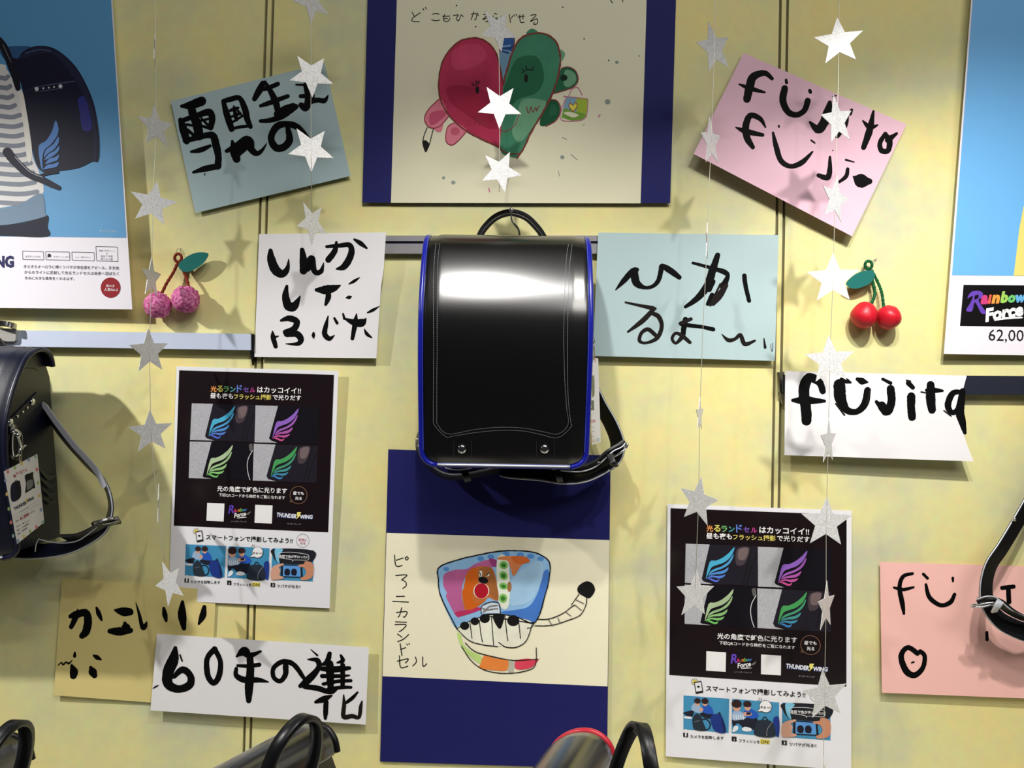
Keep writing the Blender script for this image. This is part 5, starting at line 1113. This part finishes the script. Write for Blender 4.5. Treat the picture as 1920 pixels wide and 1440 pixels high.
# ---------------------------------------------------------------- cherry ornaments
def cherry(label, fruit, fr, stems, loopc, leaf, fm, sm, lm, pin, bumpy):
    loc = P(loopc[0], loopc[1], 10); r = root('cherry_ornament', loc, label, 'ornament', 'cherry ornaments pinned on the wall')
    rnd = random.Random(3)
    for k, (x, y, rad) in enumerate(fruit):
        a = Acc('fruit'); ph = [rnd.uniform(0, 6) for _ in range(8)]
        if bumpy: fn = lambda v: 1 + .05 * math.sin(9 * v.x + ph[0]) * math.sin(11 * v.z + ph[1]) + .045 * math.sin(17 * v.y + 13 * v.x + ph[2]) * math.cos(15 * v.z + ph[3]) + .03 * math.sin(31 * v.x + ph[4]) * math.sin(29 * v.z + ph[5])
        else: fn = lambda v: 1 + .035 * math.sin(3 * v.x + ph[0]) + .03 * math.sin(4 * v.z + 2 * v.x + ph[1]) - .05 * math.exp(-((v.x - v.z * .3 + .1) ** 2) * 60) * (k == 1) * max(0, v.z)
        ball(a, P(x, y, rad + 1), rad, fm, 40, 28, fn); a.build(r, loc, True)
    for st in stems:
        a = Acc('stem'); a.smooth = True; path = PP(st, 8); nn = len(path)
        tube(a, path, [2.8 + .5 * math.sin(i * 2.4) for i in range(nn)], sm, 8); a.build(r, loc)
    a = Acc('stem_loop'); a.smooth = True; loop(a, P(loopc[0], loopc[1], 13), (1, 0, 0), (0, 0, 1), 6.5, 7.5, 2.8, sm, pw=2); a.build(r, loc)
    a = Acc('leaf'); c = catmull(leaf, 5, True); f = [P(x, y, 22) for x, y in c]; b = [P(x, y, 18.5) for x, y in c]; n = len(c)
    tri = tessellate_polygon([[Vector((x, y, 0)) for x, y in c]])
    a.add(f + b, [tuple(t) for t in tri] + [tuple(i + n for i in t)[::-1] for t in tri] + [(i, (i + 1) % n, n + (i + 1) % n, n + i) for i in range(n)], lm); a.build(r, loc, False)
    a = Acc('pin', 'thin wire pin'); a.smooth = True; tube(a, PP(pin, 5), .55, PIN, 6); a.build(r, loc)
def fuzz(name, c0, c1, sc, b):
    m = mat(name, c0, .85, spec=.15, var=.1, bump=b, bscale=sc * 2); nt = m.node_tree
    mx = [n for n in nt.nodes if n.type == 'MIX'][0]; mx.inputs['A'].default_value = [lin(v) for v in c0] + [1]; mx.inputs['B'].default_value = [lin(v) for v in c1] + [1]
    ns = [n for n in nt.nodes if n.type == 'TEX_NOISE'][0]; ns.inputs['Scale'].default_value = sc
    rp = nt.nodes.new('ShaderNodeMapRange'); rp.inputs[1].default_value = .4; rp.inputs[2].default_value = .62
    nt.links.new(ns.outputs['Fac'], rp.inputs[0]); nt.links.new(rp.outputs[0], mx.inputs['Factor']); return m
z3 = lambda x, y: (x / 4, 360 + y / 4); zr = lambda x, y: (1440 + x / 3, 420 + y / 3)
LEAF = mat('teal_foam_leaf', (28, 104, 98), .8, spec=.2)
cherry('pink pompom cherry pair with brown stems above the left rail', [(296, 572, 24), (348, 561, 24.5)], 0,
       [[(334, 491, 13), (325, 511, 16), (312, 532, 20), (302, 553, 25)], [(336, 491, 13), (344, 508, 15), (350, 523, 20), (355, 541, 25)]], (334, 483.5),
       [z3(*q) for q in ((1338, 545), (1380, 500), (1440, 465), (1500, 452), (1562, 462), (1545, 510), (1500, 555), (1440, 590), (1390, 600), (1355, 585))],
       fuzz('pink_chenille', (176, 72, 128), (226, 140, 184), 230, .8), fuzz('brown_pipe_cleaner', (96, 34, 22), (140, 56, 36), 300, .8), LEAF, [(333, 478, 14), (331, 470, 8), (334, 466, 3), (339, 466, 1), (337, 472, 6)], True)
cherry('red clay cherry pair with green stems beside the right star string', [(1620, 591.5, 24), (1666, 595, 22.5)], 0,
       [[(1631, 507, 13), (1637, 530, 16), (1640, 552, 20), (1633, 571, 25)], [(1634, 506, 13), (1648, 534, 16), (1654, 553, 20), (1657, 577, 25)]], (1628.5, 497),
       [zr(*q) for q in ((438, 337), (480, 290), (530, 266), (580, 261), (602, 285), (578, 330), (530, 355), (480, 363))],
       mat('red_clay', (196, 24, 42), .42, spec=.4, var=.12, scale=60, bump=.25, bscale=120), fuzz('green_pipe_cleaner', (14, 66, 34), (34, 104, 60), 300, .8), LEAF, [(1632, 493, 14), (1638, 488, 8), (1644, 485, 3), (1640, 488, 1.5)], False)

# ---------------------------------------------------------------- hanging star garlands
def glitter():
    m = bpy.data.materials.new('silver_glitter_card'); m.use_nodes = True; nt = m.node_tree; b = nt.nodes['Principled BSDF']
    tc = nt.nodes.new('ShaderNodeTexCoord'); v = nt.nodes.new('ShaderNodeTexVoronoi'); v.inputs['Scale'].default_value = 750
    nt.links.new(tc.outputs['Object'], v.inputs['Vector'])
    rp = nt.nodes.new('ShaderNodeMapRange'); rp.inputs[3].default_value = .60; rp.inputs[4].default_value = .98
    nt.links.new(v.outputs['Color'], rp.inputs[0])
    cb = nt.nodes.new('ShaderNodeCombineColor'); [nt.links.new(rp.outputs[0], cb.inputs[k]) for k in range(3)]
    nt.links.new(cb.outputs[0], b.inputs['Base Color'])
    bp = nt.nodes.new('ShaderNodeBump'); bp.inputs['Strength'].default_value = .9; bp.inputs['Distance'].default_value = .0012
    nt.links.new(v.outputs['Color'], bp.inputs['Height']); nt.links.new(bp.outputs['Normal'], b.inputs['Normal'])
    b.inputs['Metallic'].default_value = .25; b.inputs['Roughness'].default_value = .45; return m
GLIT = glitter(); THR = mat('silver_thread', (206, 204, 190), .4, .5)
def garland(label, d, thread, stars):
    p0 = P(*thread[0], d); r = root('star_garland', p0, label, 'star garland', 'silver star garlands hanging in front of the wall')
    a = Acc('thread'); a.smooth = True; tube(a, [P(x, y, d) for x, y in thread], .55, THR, 6); a.build(r, p0)
    for x, y, R, yaw, tilt in stars:
        a = Acc('star'); c = P(x, y, d); R *= (1 - d / D); M = Matrix.Rotation(math.radians(yaw) + math.atan2(-c.x, D * K + c.y), 3, 'Z') @ Matrix.Rotation(math.radians(-tilt) , 3, 'Y')
        ring = []
        for k in range(10):
            q = math.pi / 2 + k * math.pi / 5; rr = R if k % 2 == 0 else R * .43
            ring.append(Vector((rr * math.cos(q), 0, rr * math.sin(q))))
        vs = [c + (M @ (q + Vector((0, s, 0)))) * K for s in (-.45, .45) for q in ring] + [c + M @ Vector((0, -.45, 0)) * K, c + M @ Vector((0, .45, 0)) * K]
        fs = [(20, (k + 1) % 10, k) for k in range(10)] + [(21, 10 + k, 10 + (k + 1) % 10) for k in range(10)] + [(k, (k + 1) % 10, 10 + (k + 1) % 10, 10 + k) for k in range(10)]
        a.add(vs, fs, GLIT); a.build(r, p0)
garland('leftmost string of silver stars, passing the pink cherries', 95, [(291, -330), (291, 0), (293, 234), (287, 382), (284, 521), (280, 659), (283, 810), (290, 890), (297, 945), (305, 1030), (309, 1054)],
        [(290, 92, 30, 87, 0), (292, 238, 41, 38, 6), (287, 382, 43, -8, -9), (284, 521, 40, 64, 0), (280, 659, 44, 38, 5), (283, 810, 42, 18, 4), (297, 945, 38, 88, 0), (318, 1094, 44, -55, 176)])
garland('silver star string crossing the tilted teal sheet and white kana sheet', 125, [(583, -330), (583, 140), (583, 280), (585, 418)],
        [(583, 2, 42, 35, 182), (584, 141, 42, 5, 183), (583, 279, 44, 8, 182), (585, 418, 42, 48, 180)])
garland('silver star string in front of the painted heart drawing', 125, [(934, -330), (935, 56), (937, 198), (937, 320), (936, 360)],
        [(934, 56, 41, 30, 191), (937, 199, 43, 3, 180), (939, 321, 41, 12, 192)])
garland('silver star string in front of the teal kana sheet right of the black backpack', 150, [(1341, -330), (1340, 86), (1333, 265), (1326, 450), (1317, 640), (1312, 777), (1310, 938), (1303, 1113)],
        [(1339, 90, 49, 48, 20), (1333, 266, 47, 66, 10), (1326, 453, 36, 86, 0), (1312, 778, 34, 78, 0), (1309, 940, 47, -38, -8), (1303, 1114, 47, 40, -5)])
garland('rightmost string of silver stars, passing the red cherries', 160, [(1574, -330), (1573, 76), (1570, 225), (1566, 374), (1562, 523), (1556, 676), (1553, 828), (1549, 980), (1549, 1137), (1546, 1305), (1543, 1460), (1543, 1500)],
        [(1573, 78, 46, 12, 5), (1570, 226, 47, 52, 15), (1566, 374, 45, 58, -8), (1562, 523, 49, 5, 1), (1556, 676, 47, 12, 4), (1553, 828, 45, 72, 0), (1549, 980, 49, 20, -1), (1549, 1137, 48, 72, -3), (1546, 1303, 48, 30, 6), (1543, 1457, 40, 84, 0)])
